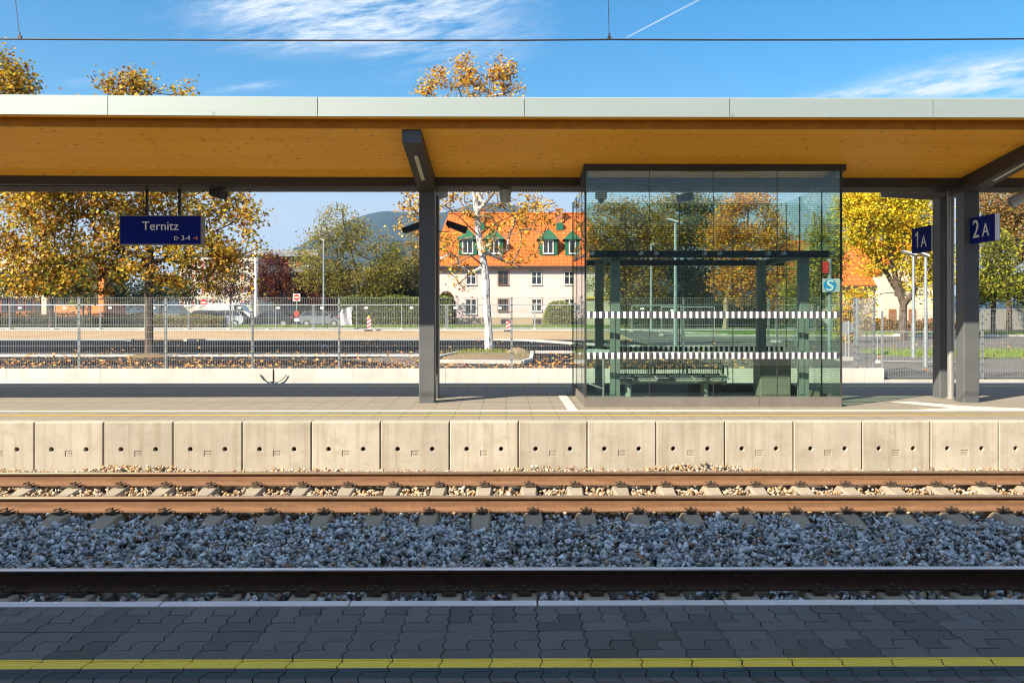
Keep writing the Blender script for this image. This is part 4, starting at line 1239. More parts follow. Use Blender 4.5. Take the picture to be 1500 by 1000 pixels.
tree('plane_tree', 'golden green plane tree whose top rises over the canopy at the left edge', 'tree', 34.5,
     [(-95, 526), (-95, 430), (-85, 330), (-70, 220), (-55, 120)], .17,
     [(-40, 160, 75, 95), (2, 92, 10, 26, 5.), (28, 116, 20, 20, 4.), (50, 131, 12, 8, 5.), (10, 125, 30, 22, 2.), (-60, 280, 110, 90), (-100, 200, 90, 90), (20, 230, 60, 80), (55, 136, 14, 6, 1.4), (-40, 380, 90, 50)],
     340, 15500, .140, GOLD, (3.2, 2.0, 2.4, 3.6, 1.4, 3.0), M['bark'], seed=4, spread=.26)
# pale trunk plane in the middle
tree('plane_tree', 'slender plane tree with a whitish trunk and few leaves in front of the pink house', 'tree', 34.3,
     [(717, 518), (716, 480), (713, 435), (709, 390), (702, 345), (699, 310), (694, 270), (690, 200), (685, 120)], .155,
     [(642, 116, 15, 17, 3.), (682, 104, 20, 22, 3.), (734, 104, 20, 20, 3.), (700, 128, 55, 14, 1.6), (622, 131, 12, 7, 3.), (750, 128, 16, 10, 2.), (700, 180, 85, 50, .9), (620, 300, 45, 25, .7), (770, 310, 60, 30, 1.2), (650, 330, 50, 45, .6), (745, 355, 55, 35, .8), (700, 290, 60, 40, .6), (670, 400, 45, 30, .5), (660, 375, 40, 40, .4), (600, 330, 30, 20, .4), (760, 385, 30, 18, .25), (810, 300, 18, 18, .3)],
     420, 8200, .118, [(.70, .38, .03), (.55, .25, .03), (.78, .52, .05), (.22, .12, .03), (.35, .28, .03)], (4, 2.5, 2, 1.4, 1.2), M['birchbark'], seed=8, spread=.17, tip=.0105, bare=.05,
     twig=(.042, M['twigbark']), limbs=[[(707, 372), (735, 345, -.6), (775, 335, -1.), (820, 352, -1.2)], [(703, 340), (735, 322, .8), (775, 308, 1.2), (815, 296, 1.4)], [(702, 330), (672, 316, -.8), (640, 300, -1.2), (598, 288, -1.5)], [(706, 355), (668, 352, .6), (630, 372, .9)], [(709, 380), (690, 376, -.5), (655, 392, -.9)],
            [(699, 305), (722, 285, -.5), (748, 245, -.8), (757, 150, -.8)], [(697, 290), (668, 240, .6), (640, 150, .8)], [(695, 270), (704, 200, -.3), (720, 110, -.4)], [(700, 318), (705, 285, .5), (706, 240, .7), (712, 170, .8)], [(708, 370), (735, 382, .6), (765, 390, 1.)]])
THIN = [(.30, .26, .035), (.19, .19, .028), (.42, .31, .04), (.16, .13, .035)]
tree('ash_tree', 'airy olive green tree with sky showing through, behind the thin lamp post', 'tree', 74,
     [(527, 476), (526, 430), (522, 395), (508, 345), (500, 310)], .17,
     [(495, 335, 42, 38, .9), (540, 375, 45, 45, .9), (468, 380, 42, 45, .8), (500, 412, 60, 32), (550, 415, 38, 30), (575, 395, 20, 35)],
     300, 15000, .165, THIN, (3, 3, 1.6, 1.4), M['bark'], seed=12, spread=.42, tip=.018)
DKG = [(.035, .055, .018), (.06, .075, .02), (.10, .09, .025), (.14, .10, .02)]
tree('spruce_bush', 'dark green dense tree beside the airy tree, left of the grey column', 'tree', 80,
     [(572, 476), (572, 440), (571, 370)], .16, [(572, 400, 26, 48), (560, 440, 40, 32), (590, 430, 30, 40)], 170, 10500, .2, DKG, (3, 3, 2, 1), M['bark'], seed=13, spread=.4, tip=.018)
tree('larch_tree', 'hazy brownish green tree just left of the grey column', 'tree', 88,
     [(606, 476), (606, 430), (606, 370)], .18, [(606, 395, 26, 55), (600, 430, 32, 45), (625, 400, 20, 50)], 160, 9000, .2, [(.26, .19, .05), (.18, .17, .04), (.32, .24, .06)], (2, 2, 1), M['bark'], seed=14, spread=.45, tip=.018)
RED = [(.15, .032, .016), (.09, .026, .018), (.30, .085, .02), (.06, .024, .018)]
tree('red_maple', 'dark red maple crown in front of the grey flat roofed building', 'tree', 84,
     [(402, 474), (402, 440), (400, 405)], .15, [(398, 398, 32, 26), (385, 423, 26, 20), (425, 424, 34, 22), (450, 432, 22, 14)], 170, 10500, .18, RED, (3, 3, 1.6, 2), M['bark'], seed=15, spread=.36, tip=.018)
tree('young_plum', 'small dark leaved young tree on a thin trunk beside the parked hatchback', 'tree', 63,
     [(338, 480), (338, 445), (337, 400), (336, 370)], .06, [(335, 395, 33, 40), (335, 430, 36, 14, .6)], 110, 2300, .17, [(.08, .035, .03), (.14, .07, .03), (.30, .17, .03), (.05, .03, .03)], (3, 2, 1, 2), M['bark'], seed=16, spread=.3, tip=.012)
tree('pine_tree', 'dark green pine with level branches in front of the beige shop', 'tree', 66,
     [(74, 474), (74, 430), (73, 380)], .14, [(40, 418, 50, 7), (85, 426, 45, 7), (60, 405, 45, 7), (95, 412, 30, 6), (110, 432, 40, 6), (20, 428, 30, 6)], 130, 5000, .2, [(.05, .075, .02), (.09, .11, .025), (.14, .14, .03)], (3, 2, 1), M['bark'], seed=17, spread=.25, tip=.014)
tree('green_tree', 'small fresh green tree under the big golden crown by the orange wall', 'tree', 70,
     [(122, 474), (122, 440), (122, 400)], .1, [(120, 410, 16, 30), (122, 435, 18, 16)], 70, 2200, .2, [(.16, .25, .03), (.24, .30, .04), (.30, .28, .03)], (2, 2, 1), M['bark'], seed=18, spread=.3, tip=.014)
tree('dark_shrub_tree', 'dark green tree behind the trunk of the golden plane tree', 'tree', 72,
     [(235, 476), (235, 450), (235, 415)], .12, [(205, 425, 35, 28), (255, 428, 35, 28), (180, 430, 25, 22)], 110, 4200, .22, DKG, (3, 3, 2, 1), M['bark'], seed=19, spread=.34, tip=.016)
# behind the shelter
BRN = [(.36, .20, .035), (.26, .17, .03), (.46, .27, .03), (.17, .16, .03), (.20, .10, .025)]
ORG = [(.66, .28, .022), (.55, .20, .02), (.74, .42, .03), (.30, .20, .025), (.16, .15, .025)]
tree('maple_tree', 'brown and olive autumn tree behind the left panes of the shelter', 'tree', 66,
     [(924, 478), (924, 430), (918, 370), (915, 310)], .17, [(905, 335, 50, 45), (935, 380, 45, 55), (892, 398, 36, 40), (930, 420, 45, 35), (880, 350, 22, 40, .7), (945, 312, 45, 28), (960, 350, 35, 45)], 380, 21000, .18, BRN, (3, 2.4, 2, 2, 1), M['bark'], seed=21, spread=.4, tip=.018)
tree('maple_tree', 'dense dull green brown tree behind the middle panes of the shelter', 'tree', 70,
     [(1006, 478), (1006, 430), (1004, 360), (1002, 310)], .18, [(1000, 325, 48, 40), (1010, 370, 52, 50), (985, 420, 45, 40), (1035, 415, 40, 38), (1040, 330, 40, 45), (970, 360, 35, 50), (1000, 292, 50, 16)], 380, 22000, .185, [(.20, .17, .035), (.13, .14, .03), (.30, .20, .035), (.10, .10, .03), (.36, .24, .04)], (3, 3, 2, 2, 1), M['bark'], seed=22, spread=.42, tip=.018)
tree('maple_tree', 'bright orange autumn tree with a pale trunk behind the right panes of the shelter', 'tree', 64,
     [(1062, 482), (1063, 440), (1080, 390), (1095, 330), (1096, 295)], .17, [(1095, 325, 46, 42), (1110, 375, 48, 48), (1085, 410, 45, 36), (1135, 420, 28, 40), (1090, 292, 40, 16), (1060, 345, 30, 45), (1140, 360, 26, 40)], 380, 21000, .175, ORG, (3.4, 2.4, 2.4, 1.2, 1), M['tanbark'], seed=23, spread=.38, tip=.018)
tree('poplar_tree', 'yellow green feathery tree seen through the open right side of the shelter', 'tree', 58,
     [(1195, 478), (1195, 430), (1194, 370), (1194, 310)], .14, [(1207, 345, 26, 34), (1196, 395, 36, 36), (1180, 430, 40, 26), (1215, 370, 22, 46)], 240, 11500, .165, [(.30, .30, .04), (.22, .24, .035), (.42, .36, .05), (.36, .22, .03)], (3, 2, 2, 1), M['bark'], seed=24, spread=.36, tip=.016)
YEL = [(.80, .57, .02), (.70, .54, .025), (.50, .48, .03), (.82, .50, .02), (.36, .40, .03)]
tree('yellow_tree', 'bright yellow autumn tree forking low beside the blue 1A sign', 'tree', 47,
     [(1322, 499), (1322, 470), (1324, 446), (1312, 410), (1304, 370), (1300, 310)], .24,
     [(1290, 308, 55, 34), (1340, 322, 48, 38), (1258, 330, 32, 24), (1330, 368, 44, 34), (1258, 300, 28, 24), (1376, 385, 24, 45), (1350, 410, 30, 26, .5), (1278, 352, 30, 22, .8), (1262, 392, 26, 14, .35), (1268, 428, 24, 10, .4), (1295, 280, 50, 20)],
     400, 26000, .15, YEL, (3.2, 2.6, 2, 1.2, 1.6), M['bark'], seed=26, spread=.34, tip=.015, limbs=[[(1323, 446), (1342, 420, -.5), (1362, 392, -.8), (1378, 350, -1.)], [(1318, 432), (1296, 396, .6), (1268, 370, .9), (1236, 350, 1.1)], [(1316, 425), (1322, 390, -.4), (1326, 340, -.6)]])
tree('chestnut_tree', 'russet and green tree filling the right edge above the fence', 'tree', 58,
     [(1478, 482), (1478, 440), (1474, 380), (1470, 310)], .2, [(1470, 305, 45, 36), (1500, 345, 40, 40), (1460, 345, 30, 30)], 260, 13000, .165, [(.34, .19, .045), (.26, .16, .05), (.40, .26, .05), (.22, .19, .04), (.44, .13, .035)], (3, 2, 2, 2, .7), M['bark'], seed=27, spread=.36, tip=.016)
tree('lime_tree', 'lower yellow green tree at the right edge beneath the blue 2A sign', 'tree', 53,
     [(1455, 486), (1455, 450), (1455, 400)], .15, [(1458, 372, 32, 30), (1470, 410, 46, 34), (1500, 420, 30, 30), (1440, 425, 30, 24)], 200, 12000, .155, [(.36, .36, .03), (.20, .22, .03), (.55, .46, .04), (.07, .09, .02), (.13, .13, .02)], (2.4, 2.4, 1.2, 1.6, 1.6), M['bark'], seed=28, spread=.34, tip=.016)
tree('yellow_shrub', 'orange yellow shrub behind the fence right of the shelter', 'shrub', 44,
     [(1250, 505), (1250, 470)], .05, [(1252, 452, 26, 28), (1240, 480, 20, 18)], 80, 2600, .16, ORG + YEL, (2, 1, 2, 1, 1, 2, 2, 2, 1, 1), M['bark'], seed=29, spread=.25, tip=.010)
# hedges
def hedge(name, label, x0, x1, Y, py0, py1, d, n, size, pal, wts, seed, cat='hedge', round_=False):
    ng = np.random.default_rng(seed); a = W(x0, py1, Y); b = W(x1, py0, Y); z0 = gz(Y)
    u = ng.random((n, 3)); L = b.x-a.x; H = b.z-z0
    if round_:
        v = ng.normal(size=(n, 3)); v /= np.linalg.norm(v, axis=1)[:, None]; v *= ng.uniform(.82, 1.04, (n, 1)); v[:, 2] = np.abs(v[:, 2])
        v = np.sign(v)*np.abs(v)**.75
        P = np.c_[v[:, 0]*L/2, v[:, 1]*d/2, v[:, 2]*H]
    else:
        side = ng.random(n); P = np.c_[(u[:, 0]-.5)*L, (u[:, 1]-.5)*d, u[:, 2]*H]
        f = side < .55; P[f, 1] = -d/2 + ng.normal(size=f.sum())*.06
        tt = (side >= .55) & (side < .85); P[tt, 2] = H + ng.normal(size=tt.sum())*.07
        P[:, 2] += .09*np.sin(P[:, 0]*1.9+seed)*(P[:, 2]/H)
    root = empty(name, ((a.x+b.x)/2, Y, z0), label=label, cat=cat)
    m = MB(); k = .42 if round_ else .47
    if round_: m.tube([(0, 0, 0), (0, 0, H*.4), (0, 0, H*.75)], [L*.32, L*.28, L*.08], 10)
    else: m.box(-L*.5+.1, L*.5-.1, -d/2+.1, d/2-.1, 0, H-.14)
    m.build('branches', M['twig'], root)
    c = leaf_mesh('foliage', P, size, pal, wts, ng); c.parent = root
M['twig'] = plain('twig_mass', (.030, .028, .014), .95, var=.3)
OLV = [(.085, .085, .02), (.12, .105, .022), (.06, .06, .015), (.17, .12, .03)]
hedge('clipped_hedge', 'low clipped olive hedge in front of the orange and beige shop', -70, 225, 72, 461, 476, 1.2, 7000, .13, OLV, (3, 2, 2, 1), 31)
hedge('clipped_hedge', 'yellowish clipped hedge block in front of the dark parked car', 229, 330, 67, 464, 480, 1.4, 4500, .12, [(.36, .26, .05), (.24, .22, .04), (.44, .30, .05), (.14, .13, .03)], (2, 3, 1, 2), 32)
hedge('ivy_hedge', 'tall bright green leafy hedge between the airy tree and the grey column', 500, 662, 73, 436, 477, 1.5, 13000, .17, [(.15, .19, .03), (.22, .24, .035), (.09, .12, .02), (.28, .24, .04)], (3, 2, 2, 1), 33)
hedge('dark_hedge', 'dark maroon brown shrub mass behind the thin lamp post', 436, 520, 87, 402, 476, 3., 6500, .2, [(.07, .028, .018), (.11, .05, .022), (.05, .035, .016), (.15, .07, .03)], (3, 2, 2, 1), 39)
hedge('round_bush', 'rounded yellow green bush against the pink house wall', 796, 842, 76, 441, 479, 2.2, 5200, .14, [(.22, .26, .03), (.32, .32, .04), (.13, .17, .025)], (3, 2, 2), 34, 'bush', True)
hedge('round_bush', 'dark shrub at the left corner of the pink house', 640, 668, 77, 428, 478, 2., 3000, .2, [(.10, .11, .03), (.16, .13, .04), (.26, .14, .04)], (3, 2, 1), 35, 'bush', True)
hedge('dark_hedge', 'dark green hedge under the autumn trees behind the shelter', 905, 1180, 74, 436, 477, 2., 9000, .2, DKG + [(.16, .17, .03)], (3, 3, 2, 1, 1.5), 36)
hedge('red_hedge', 'reddish autumn hedge in front of the cream house', 1283, 1400, 56, 471, 492, 1.2, 4500, .14, [(.40, .14, .035), (.30, .16, .04), (.24, .20, .04), (.46, .25, .05)], (2, 2, 1.5, 1), 37)
hedge('red_hedge', 'low orange tinted hedge behind the round sign', 1222, 1282, 58, 470, 490, 1.2, 2600, .14, [(.46, .22, .035), (.55, .34, .04), (.24, .20, .04)], (2, 2, 1.5), 38)

# ------------------------------------------------------------------ houses
def B0(root):
    l = root.location.copy()
    def f(mb, name, mats, par=None, smooth=False):
        mb.v = [(x-l.x, y-l.y, z-l.z) for x, y, z in mb.v]
        return mb.build(name, mats, par or root, smooth)
    return f
def window(B, cx, Y, z0, z1, w, frame='frame_w', cross=True, glass='window', bars=1):
    """opening in a wall facing the viewer at depth Y"""
    m = MB(); t = .07
    m.box(cx-w/2-.06, cx+w/2+.06, Y-.05, Y-.02, z0-.06, z0); m.box(cx-w/2-.06, cx+w/2+.06, Y-.05, Y-.02, z1, z1+.06)
    m.box(cx-w/2-.06, cx-w/2, Y-.05, Y-.02, z0, z1); m.box(cx+w/2, cx+w/2+.06, Y-.05, Y-.02, z0, z1)
    for k in range(1, bars+1): x = cx-w/2+w*k/(bars+1); m.box(x-.035, x+.035, Y-.045, Y-.02, z0, z1)
    if cross: m.box(cx-w/2, cx+w/2, Y-.043, Y-.0201, z0+(z1-z0)*.62, z0+(z1-z0)*.62+.05)
    m.box(cx-w/2-.12, cx+w/2+.12, Y-.13, Y-.0201, z0-.12, z0-.0605)
    fr = B(m, 'window', M[frame])
    g = MB(); g.box(cx-w/2, cx+w/2, Y-.018, Y-.003, z0, z1); B(g, 'pane', M[glass], fr)
    s = MB(); s.box(cx-w/2-.14, cx-w/2-.0605, Y-.05, Y-.004, z0-.06, z1+.06); s.box(cx+w/2+.0605, cx+w/2+.14, Y-.05, Y-.004, z0-.06, z1+.06); s.box(cx-w/2-.14, cx+w/2+.14, Y-.05, Y-.004, z1+.0605, z1+.14); B(s, 'surround', M['surround'], fr)
M['surround'] = plain('grey_window_surround', (.30, .25, .21), .8)
def pink_house():
    Y = 86.; yb = Y+10
    xl, xr = W(633, 470, Y).x, W(893, 470, Y).x
    ze = W(740, 390, Y).z; zg = gz(Y); rl, rr = W(657, 313, Y+5).x, W(857, 313, Y+5).x; zr = W(740, 313, Y+5).z
    root = empty('pink_house', ((xl+xr)/2, Y, zg), label='pink rendered house with an orange tiled roof and green dormers', cat='house'); B = B0(root)
    m = MB(); m.box(xl, xr, Y, yb, zg+.8, ze); B(m, 'wall', M['pink'])
    m = MB(); m.box(xl-.03, xr+.03, Y-.03, yb, zg-.5, zg+.8); B(m, 'basement', M['basement'])
    o = .45; m = MB()
    m.add([(xl-o, Y-o, ze), (xr+o, Y-o, ze), (xr+o, yb+o, ze), (xl-o, yb+o, ze), (rl, Y+5, zr), (rr, Y+5, zr)], [(0, 1, 5, 4), (1, 2, 5), (2, 3, 4, 5), (3, 0, 4), (0, 3, 2, 1)])
    rf = B(m, 'roof', M['tiles'])
    m = MB(); m.box(xl-o-.1, xr+o+.1, Y-o-.14, Y-o-.01, ze-.16, ze+.02); B(m, 'gutter', M['seal'], rf)
    m = MB(); m.tube([(rl, Y+5, zr+.03), (rr, Y+5, zr+.03)], .12, 8); B(m, 'ridge_tiles', M['tiles'], rf)
    for px in (705, 819):
        c = W(px, 320, Y+4.2); m = MB(); m.box(c.x-.32, c.x+.32, Y+3.8, Y+4.4, zr-2.2, zr+.25); m.box(c.x-.42, c.x+.42, Y+3.7, Y+4.5, zr+.25, zr+.42); ch = B(m, 'chimney', M['brick'], rf)
        m = MB(); m.box(c.x-.36, c.x+.36, Y+3.1, Y+3.79, zr-2.0, zr-1.2); B(m, 'flashing', M['dormer'], ch)
    slope = (zr-ze)/(5+o)
    for px in (685, 723.5, 803, 841.5):
        yd = Y+.55; cx = W(px, 365, yd).x; z0 = ze + (yd-Y+o)*slope - .15; z1 = z0+1.95; w = .95; za = z1+1.05
        yk = lambda z: Y-o + (z-ze)/slope + .05
        m = MB(); m.add([(cx-w, yd, z0), (cx+w, yd, z0), (cx+w, yd, z1), (cx-w, yd, z1), (cx-w, yk(z1), z1), (cx+w, yk(z1), z1)], [(0, 1, 2, 3), (0, 3, 4), (1, 5, 2)]); m.add([(cx-w, yd, z1), (cx+w, yd, z1), (cx, yd, z1+.2)], [(0, 1, 2)])
        d = B(m, 'dormer', M['dormer'], rf)
        h = MB(); e = .22
        h.add([(cx-w-e, yd-.3, z1-.1), (cx, yd-.05, za), (cx, yk(za), za), (cx-w-e, yk(z1), z1-.1), (cx+w+e, yd-.3, z1-.1), (cx+w+e, yk(z1), z1-.1)], [(0, 1, 2, 3), (1, 4, 5, 2), (0, 4, 1)]); 
        for q in (-.5, 0, .5): h.tube([(cx+q*(w+e), yd-.16-.14*abs(q)*2+.0, za+(z1-.1-za)*abs(q)+.02), (cx+q*(w+e)*1., yk(za)-.1, za+(z1-.1-za)*abs(q)+.05)], .03, 4)
        h.v = [(x-root.location.x, y-root.location.y, z-root.location.z) for x, y, z in h.v]; h.build('dormer_roof', M['dormer'], rf)
        window(B, cx, yd, z0+.45, z0+1.72, .92, cross=False)
    for px in (690, 737, 786, 834, 600+281):
        cx = W(px, 407, Y).x
        window(B, cx, Y, W(px, 416, Y).z, W(px, 398.5, Y).z, .92, 'frame_w' if px > 760 or px < 700 else 'frame_d')
        window(B, cx, Y, W(px, 455 if px > 700 else 459, Y).z, W(px, 438.5, Y).z, .92 if px > 700 else 1.0, 'frame_w' if px != 737 else 'frame_d')
    for px in (740, 787):
        cx = W(px, 473, Y).x; window(B, cx, Y-.03, zg+.15, zg+.6, .8, 'frame_d', False)
    m = MB(); x = W(858, 430, Y).x; m.tube([(xr-.3, Y-.1, zg), (xr-.3, Y-.1, ze-.1)], .06, 8); B(m, 'downpipe', M['galv'])
pink_house()
def side_annex():
    Y = 88.; xl, xr = W(858, 470, Y-4).x, W(896, 470, Y-4).x; zg = gz(Y)
    root = empty('beige_annex', ((xl+xr)/2, Y-4, zg), label='small beige clad annex with a yellow edge beside the pink house', cat='building'); B = B0(root)
    m = MB(); m.box(xl, xr, Y-4, Y-2.3, zg, W(870, 404, Y-4).z); B(m, 'wall', M['beige'])
    m = MB(); m.box(xl-.1, xr+.1, Y-4.2, Y-4.01, W(870, 437.5, Y-4).z, W(870, 435, Y-4).z); B(m, 'yellow_edge', M['yellow'])
side_annex()
def cream_house():
    Y = 76.; xl, xr = W(1180, 470, Y).x, W(1380, 470, Y).x; zg = gz(Y); ze = W(1260, 417, Y).z
    root = empty('cream_house', ((xl+xr)/2, Y, zg), label='cream house with orange tiled roof and brown doors behind the yellow tree', cat='house'); B = B0(root)
    m = MB(); m.box(xl, xr, Y, Y+9, zg-.3, ze); B(m, 'wall', M['cream'])
    zr = W(1260, 352, Y+4.5).z
    m = MB(); m.add([(xl-.4, Y-.4, ze-.1), (xr+.4, Y-.4, ze-.1), (xr+.4, Y+9.4, ze-.1), (xl-.4, Y+9.4, ze-.1), (xl-.4, Y+4.5, zr), (xr+.4, Y+4.5, zr)], [(0, 1, 5, 4), (3, 4, 5, 2), (0, 4, 3), (1, 2, 5), (0, 3, 2, 1)])
    rf = B(m, 'roof', M['tiles'])
    m = MB(); m.box(xl-.5, xr+.5, Y-.55, Y-.41, ze-.28, ze-.1); B(m, 'gutter', M['seal'], rf)
    gx0, gx1 = W(1292, 470, Y-1.5).x, W(1376, 470, Y-1.5).x; zt = W(1330, 398, Y-1.5).z; za = W(1330, 366, Y-1.5).z; gm = (gx0+gx1)/2
    m = MB(); m.prism_y([(gx0, zg-.3), (gx1, zg-.3), (gx1, zt), (gm, za), (gx0, zt)], Y-1.5, Y+3.); B(m, 'gable_wall', M['cream'])
    m = MB(); 
    for s, x in ((-1, gx0), (1, gx1)):
        m.add([(x+s*.3, Y-1.7, zt-.15), (gm, Y-1.7, za+.12), (gm, Y+3.5, za+.12), (x+s*.3, Y+3.5, zt-.15), (x+s*.3, Y-1.7, zt-.03), (gm, Y-1.7, za+.26), (gm, Y+3.5, za+.26), (x+s*.3, Y+3.5, zt-.03)], [(0, 1, 2, 3), (4, 7, 6, 5), (0, 4, 5, 1), (2, 6, 7, 3), (0, 3, 7, 4)])
    B(m, 'gable_roof', M['tiles'], rf)
    for px in (1307, 1336):
        cx = W(px, 465, Y-1.5).x; m = MB(); m.box(cx-.32, cx+.32, Y-1.56, Y-1.501, zg+.2, W(px, 453, Y-1.5).z); d = B(m, 'door', M['brown'])
        m = MB(); 
        for q in range(-2, 3): m.box(cx+q*.12-.008, cx+q*.12+.008, Y-1.566, Y-1.5605, zg+.25, W(px, 454, Y-1.5).z)
        B(m, 'door_boards', M['frame_d'], d)
    for px in (1318,):
        window(B, W(px, 425, Y-1.5).x, Y-1.5, W(px, 430, Y-1.5).z, W(px, 413, Y-1.5).z, .8, 'frame_d')
cream_house()
def shop():
    Y = 98.; xl, xr = W(-160, 470, Y).x, W(118, 470, Y).x; zg = gz(Y)
    root = empty('beige_shop', ((xl+xr)/2, Y, zg), label='low beige shop building with dark windows and blue blinds at the left edge', cat='building'); B = B0(root)
    z = lambda py: W(0, py, Y).z
    m = MB(); m.box(xl, xr, Y, Y+12, z(436), z(420)); m.box(xl, xr, Y, Y+12, z(398), z(372)); B(m, 'wall', M['beige'])
    m = MB(); m.box(xl+.1, xr-.1, Y+.3, Y+11.9, zg-.3, z(436)-.003); B(m, 'shop_front', M['redclad'])
    m = MB(); m.box(xl+.1, xr-.1, Y+.3, Y+11.9, z(420)+.003, z(398)-.003); B(m, 'window_band', M['window'])
    m = MB(); m.box(xl+.3, W(22, 410, Y).x, Y+.2, Y+.28, z(405), z(399)); m.box(W(14, 410, Y).x, W(48, 410, Y).x, Y+.19, Y+.285, z(412), z(407)); B(m, 'blue_blind', M['shopblue'])
    m = MB()
    for q in range(0, 110, 12):
        m.box(W(q, 450, Y).x, W(q+9, 450, Y).x, Y+.2, Y+.29, z(458), z(438))
    B(m, 'shop_window', M['window'])
    m = MB(); m.box(W(65, 450, Y).x, W(72, 450, Y).x, Y-.6, Y+.1, zg-.2, z(436)-.004); B(m, 'pillar', M['cream'])
shop()
def flats():
    Y = 112.; xl, xr = W(262, 470, Y).x, W(378, 470, Y).x; zg = gz(Y); z = lambda py: W(0, py, Y).z
    root = empty('white_flats', ((xl+xr)/2, Y, zg), label='white block of flats with red and green window shutters behind the golden leaves', cat='building'); B = B0(root)
    m = MB(); m.box(xl, xr, Y, Y+10, zg-.3, z(374)); B(m, 'wall', M['cream'])
    m = MB(); m.box(xl-.3, xr+.3, Y-.3, Y+10.3, z(374)+.003, z(371)); B(m, 'roof', M['greyclad'])
    for py in (382, 401, 420, 439):
        for px in (275, 290, 305, 320, 345, 362):
            x = W(px, py, Y).x; window(B, x, Y, z(py+9), z(py), .75, cross=False)
            m = MB(); m.box(x-.82, x-.53, Y-.06, Y-.003, z(py+9), z(py)); B(m, 'shutter', M['shut'])
flats()
def grey_building():
    Y = 122.; xl, xr = W(372, 470, Y).x, W(462, 470, Y).x; zg = gz(Y); z = lambda py: W(0, py, Y).z
    root = empty('grey_building', ((xl+xr)/2, Y, zg), label='grey flat roofed building with red wall panels behind the red maple', cat='building'); B = B0(root)
    m = MB(); m.box(xl, xr, Y, Y+14, zg-.3, z(376)); B(m, 'wall', M['greyclad'])
    m = MB(); m.box(xl-.6, xr+.6, Y-.8, Y+14.5, z(376)+.003, z(366)); B(m, 'roof', M['greyclad2'])
    for py in (378, 398, 418):
        for px in (382, 402, 422, 442):
            m = MB(); m.box(W(px-8, py, Y).x, W(px+1, py, Y).x, Y-.05, Y-.003, z(py+11), z(py)); B(m, 'red_panel', M['redclad'])
            window(B, W(px+5.5, py, Y).x, Y, z(py+11), z(py)-.1, .7, cross=False)
M['greyclad2'] = plain('slate_roof_edge', (.22, .235, .26), .6, var=.06)
grey_building()
ow_ = empty('orange_wall', W(116, 470, 90), label='bright orange garden wall and tall orange pillar behind the clipped hedge', cat='wall'); B = B0(ow_)
zz = lambda py: W(0, py, 90).z
m = MB(); m.box(W(79, 450, 90).x, W(128, 450, 90).x, 90, 90.4, gz(90)-.2, zz(446)); m.box(W(134, 450, 90).x, W(145, 450, 90).x, 90, 90.4, gz(90)-.2, zz(446.5)); B(m, 'wall_panel', M['orangewall'])
m = MB(); m.box(W(145.3, 450, 90).x, W(153, 450, 90).x, 89.8, 90.5, gz(90)-.2, zz(385)); B(m, 'pillar', M['orangewall'])
ob = empty('orange_bin', W(34, 470, 86), label='small flat orange container behind the hedge at the far left', cat='container'); ob.location.z = gz(86); B = B0(ob)
m = MB(); m.prism_y([(W(24, 455, 86).x, gz(86)), (W(43, 455, 86).x, gz(86)), (W(44, 455, 86).x, W(0, 456.5, 86).z), (W(23.5, 455, 86).x, W(0, 456.5, 86).z)], 86, 87.5); B(m, 'bin_body', M['orangewall'])
m = MB(); m.box(W(23, 455, 86).x, W(44.5, 455, 86).x, 85.95, 87.55, W(0, 456.4, 86).z, W(0, 455.6, 86).z); B(m, 'bin_lid', M['orangewall'])
gs = empty('slatted_gate', (W(1437, 470, 64).x, 64, gz(64)), label='grey green slatted yard gate at the right edge behind the road', cat='gate')
m = MB()
for q in range(40): m.box(q*.14, q*.14+.11, 0, .03, .05, 1.55)
m.build('slats', M['cabinet'], gs); m = MB(); m.box(-.05, 5.7, .031, .08, .2, .3); m.box(-.05, 5.7, .031, .08, 1.25, 1.35); m.build('gate_frame', M['inner'], gs)

def reflection_blocker():  # unseen building added to block low sky reflections and skylight from behind
    Y = -9.; root = empty('reflection_blocker', (0, Y, 0), label='unseen plain building added behind the viewer to darken reflections in the shelter glass', cat='building'); B = B0(root)
    m = MB(); m.box(-30, 30, Y-8, Y, -1, 5.2); B(m, 'wall', M['greyclad2'])
    m = MB(); m.box(-30.4, 30.4, Y-8.4, Y+.5, 5.203, 5.5); B(m, 'roof', M['greyclad'])
    for k in range(-7, 8):
        m = MB(); m.box(k*3.9-1.1, k*3.9+1.1, Y+.003, Y+.05, .9, 2.6); B(m, 'window', M['window'])
reflection_blocker()

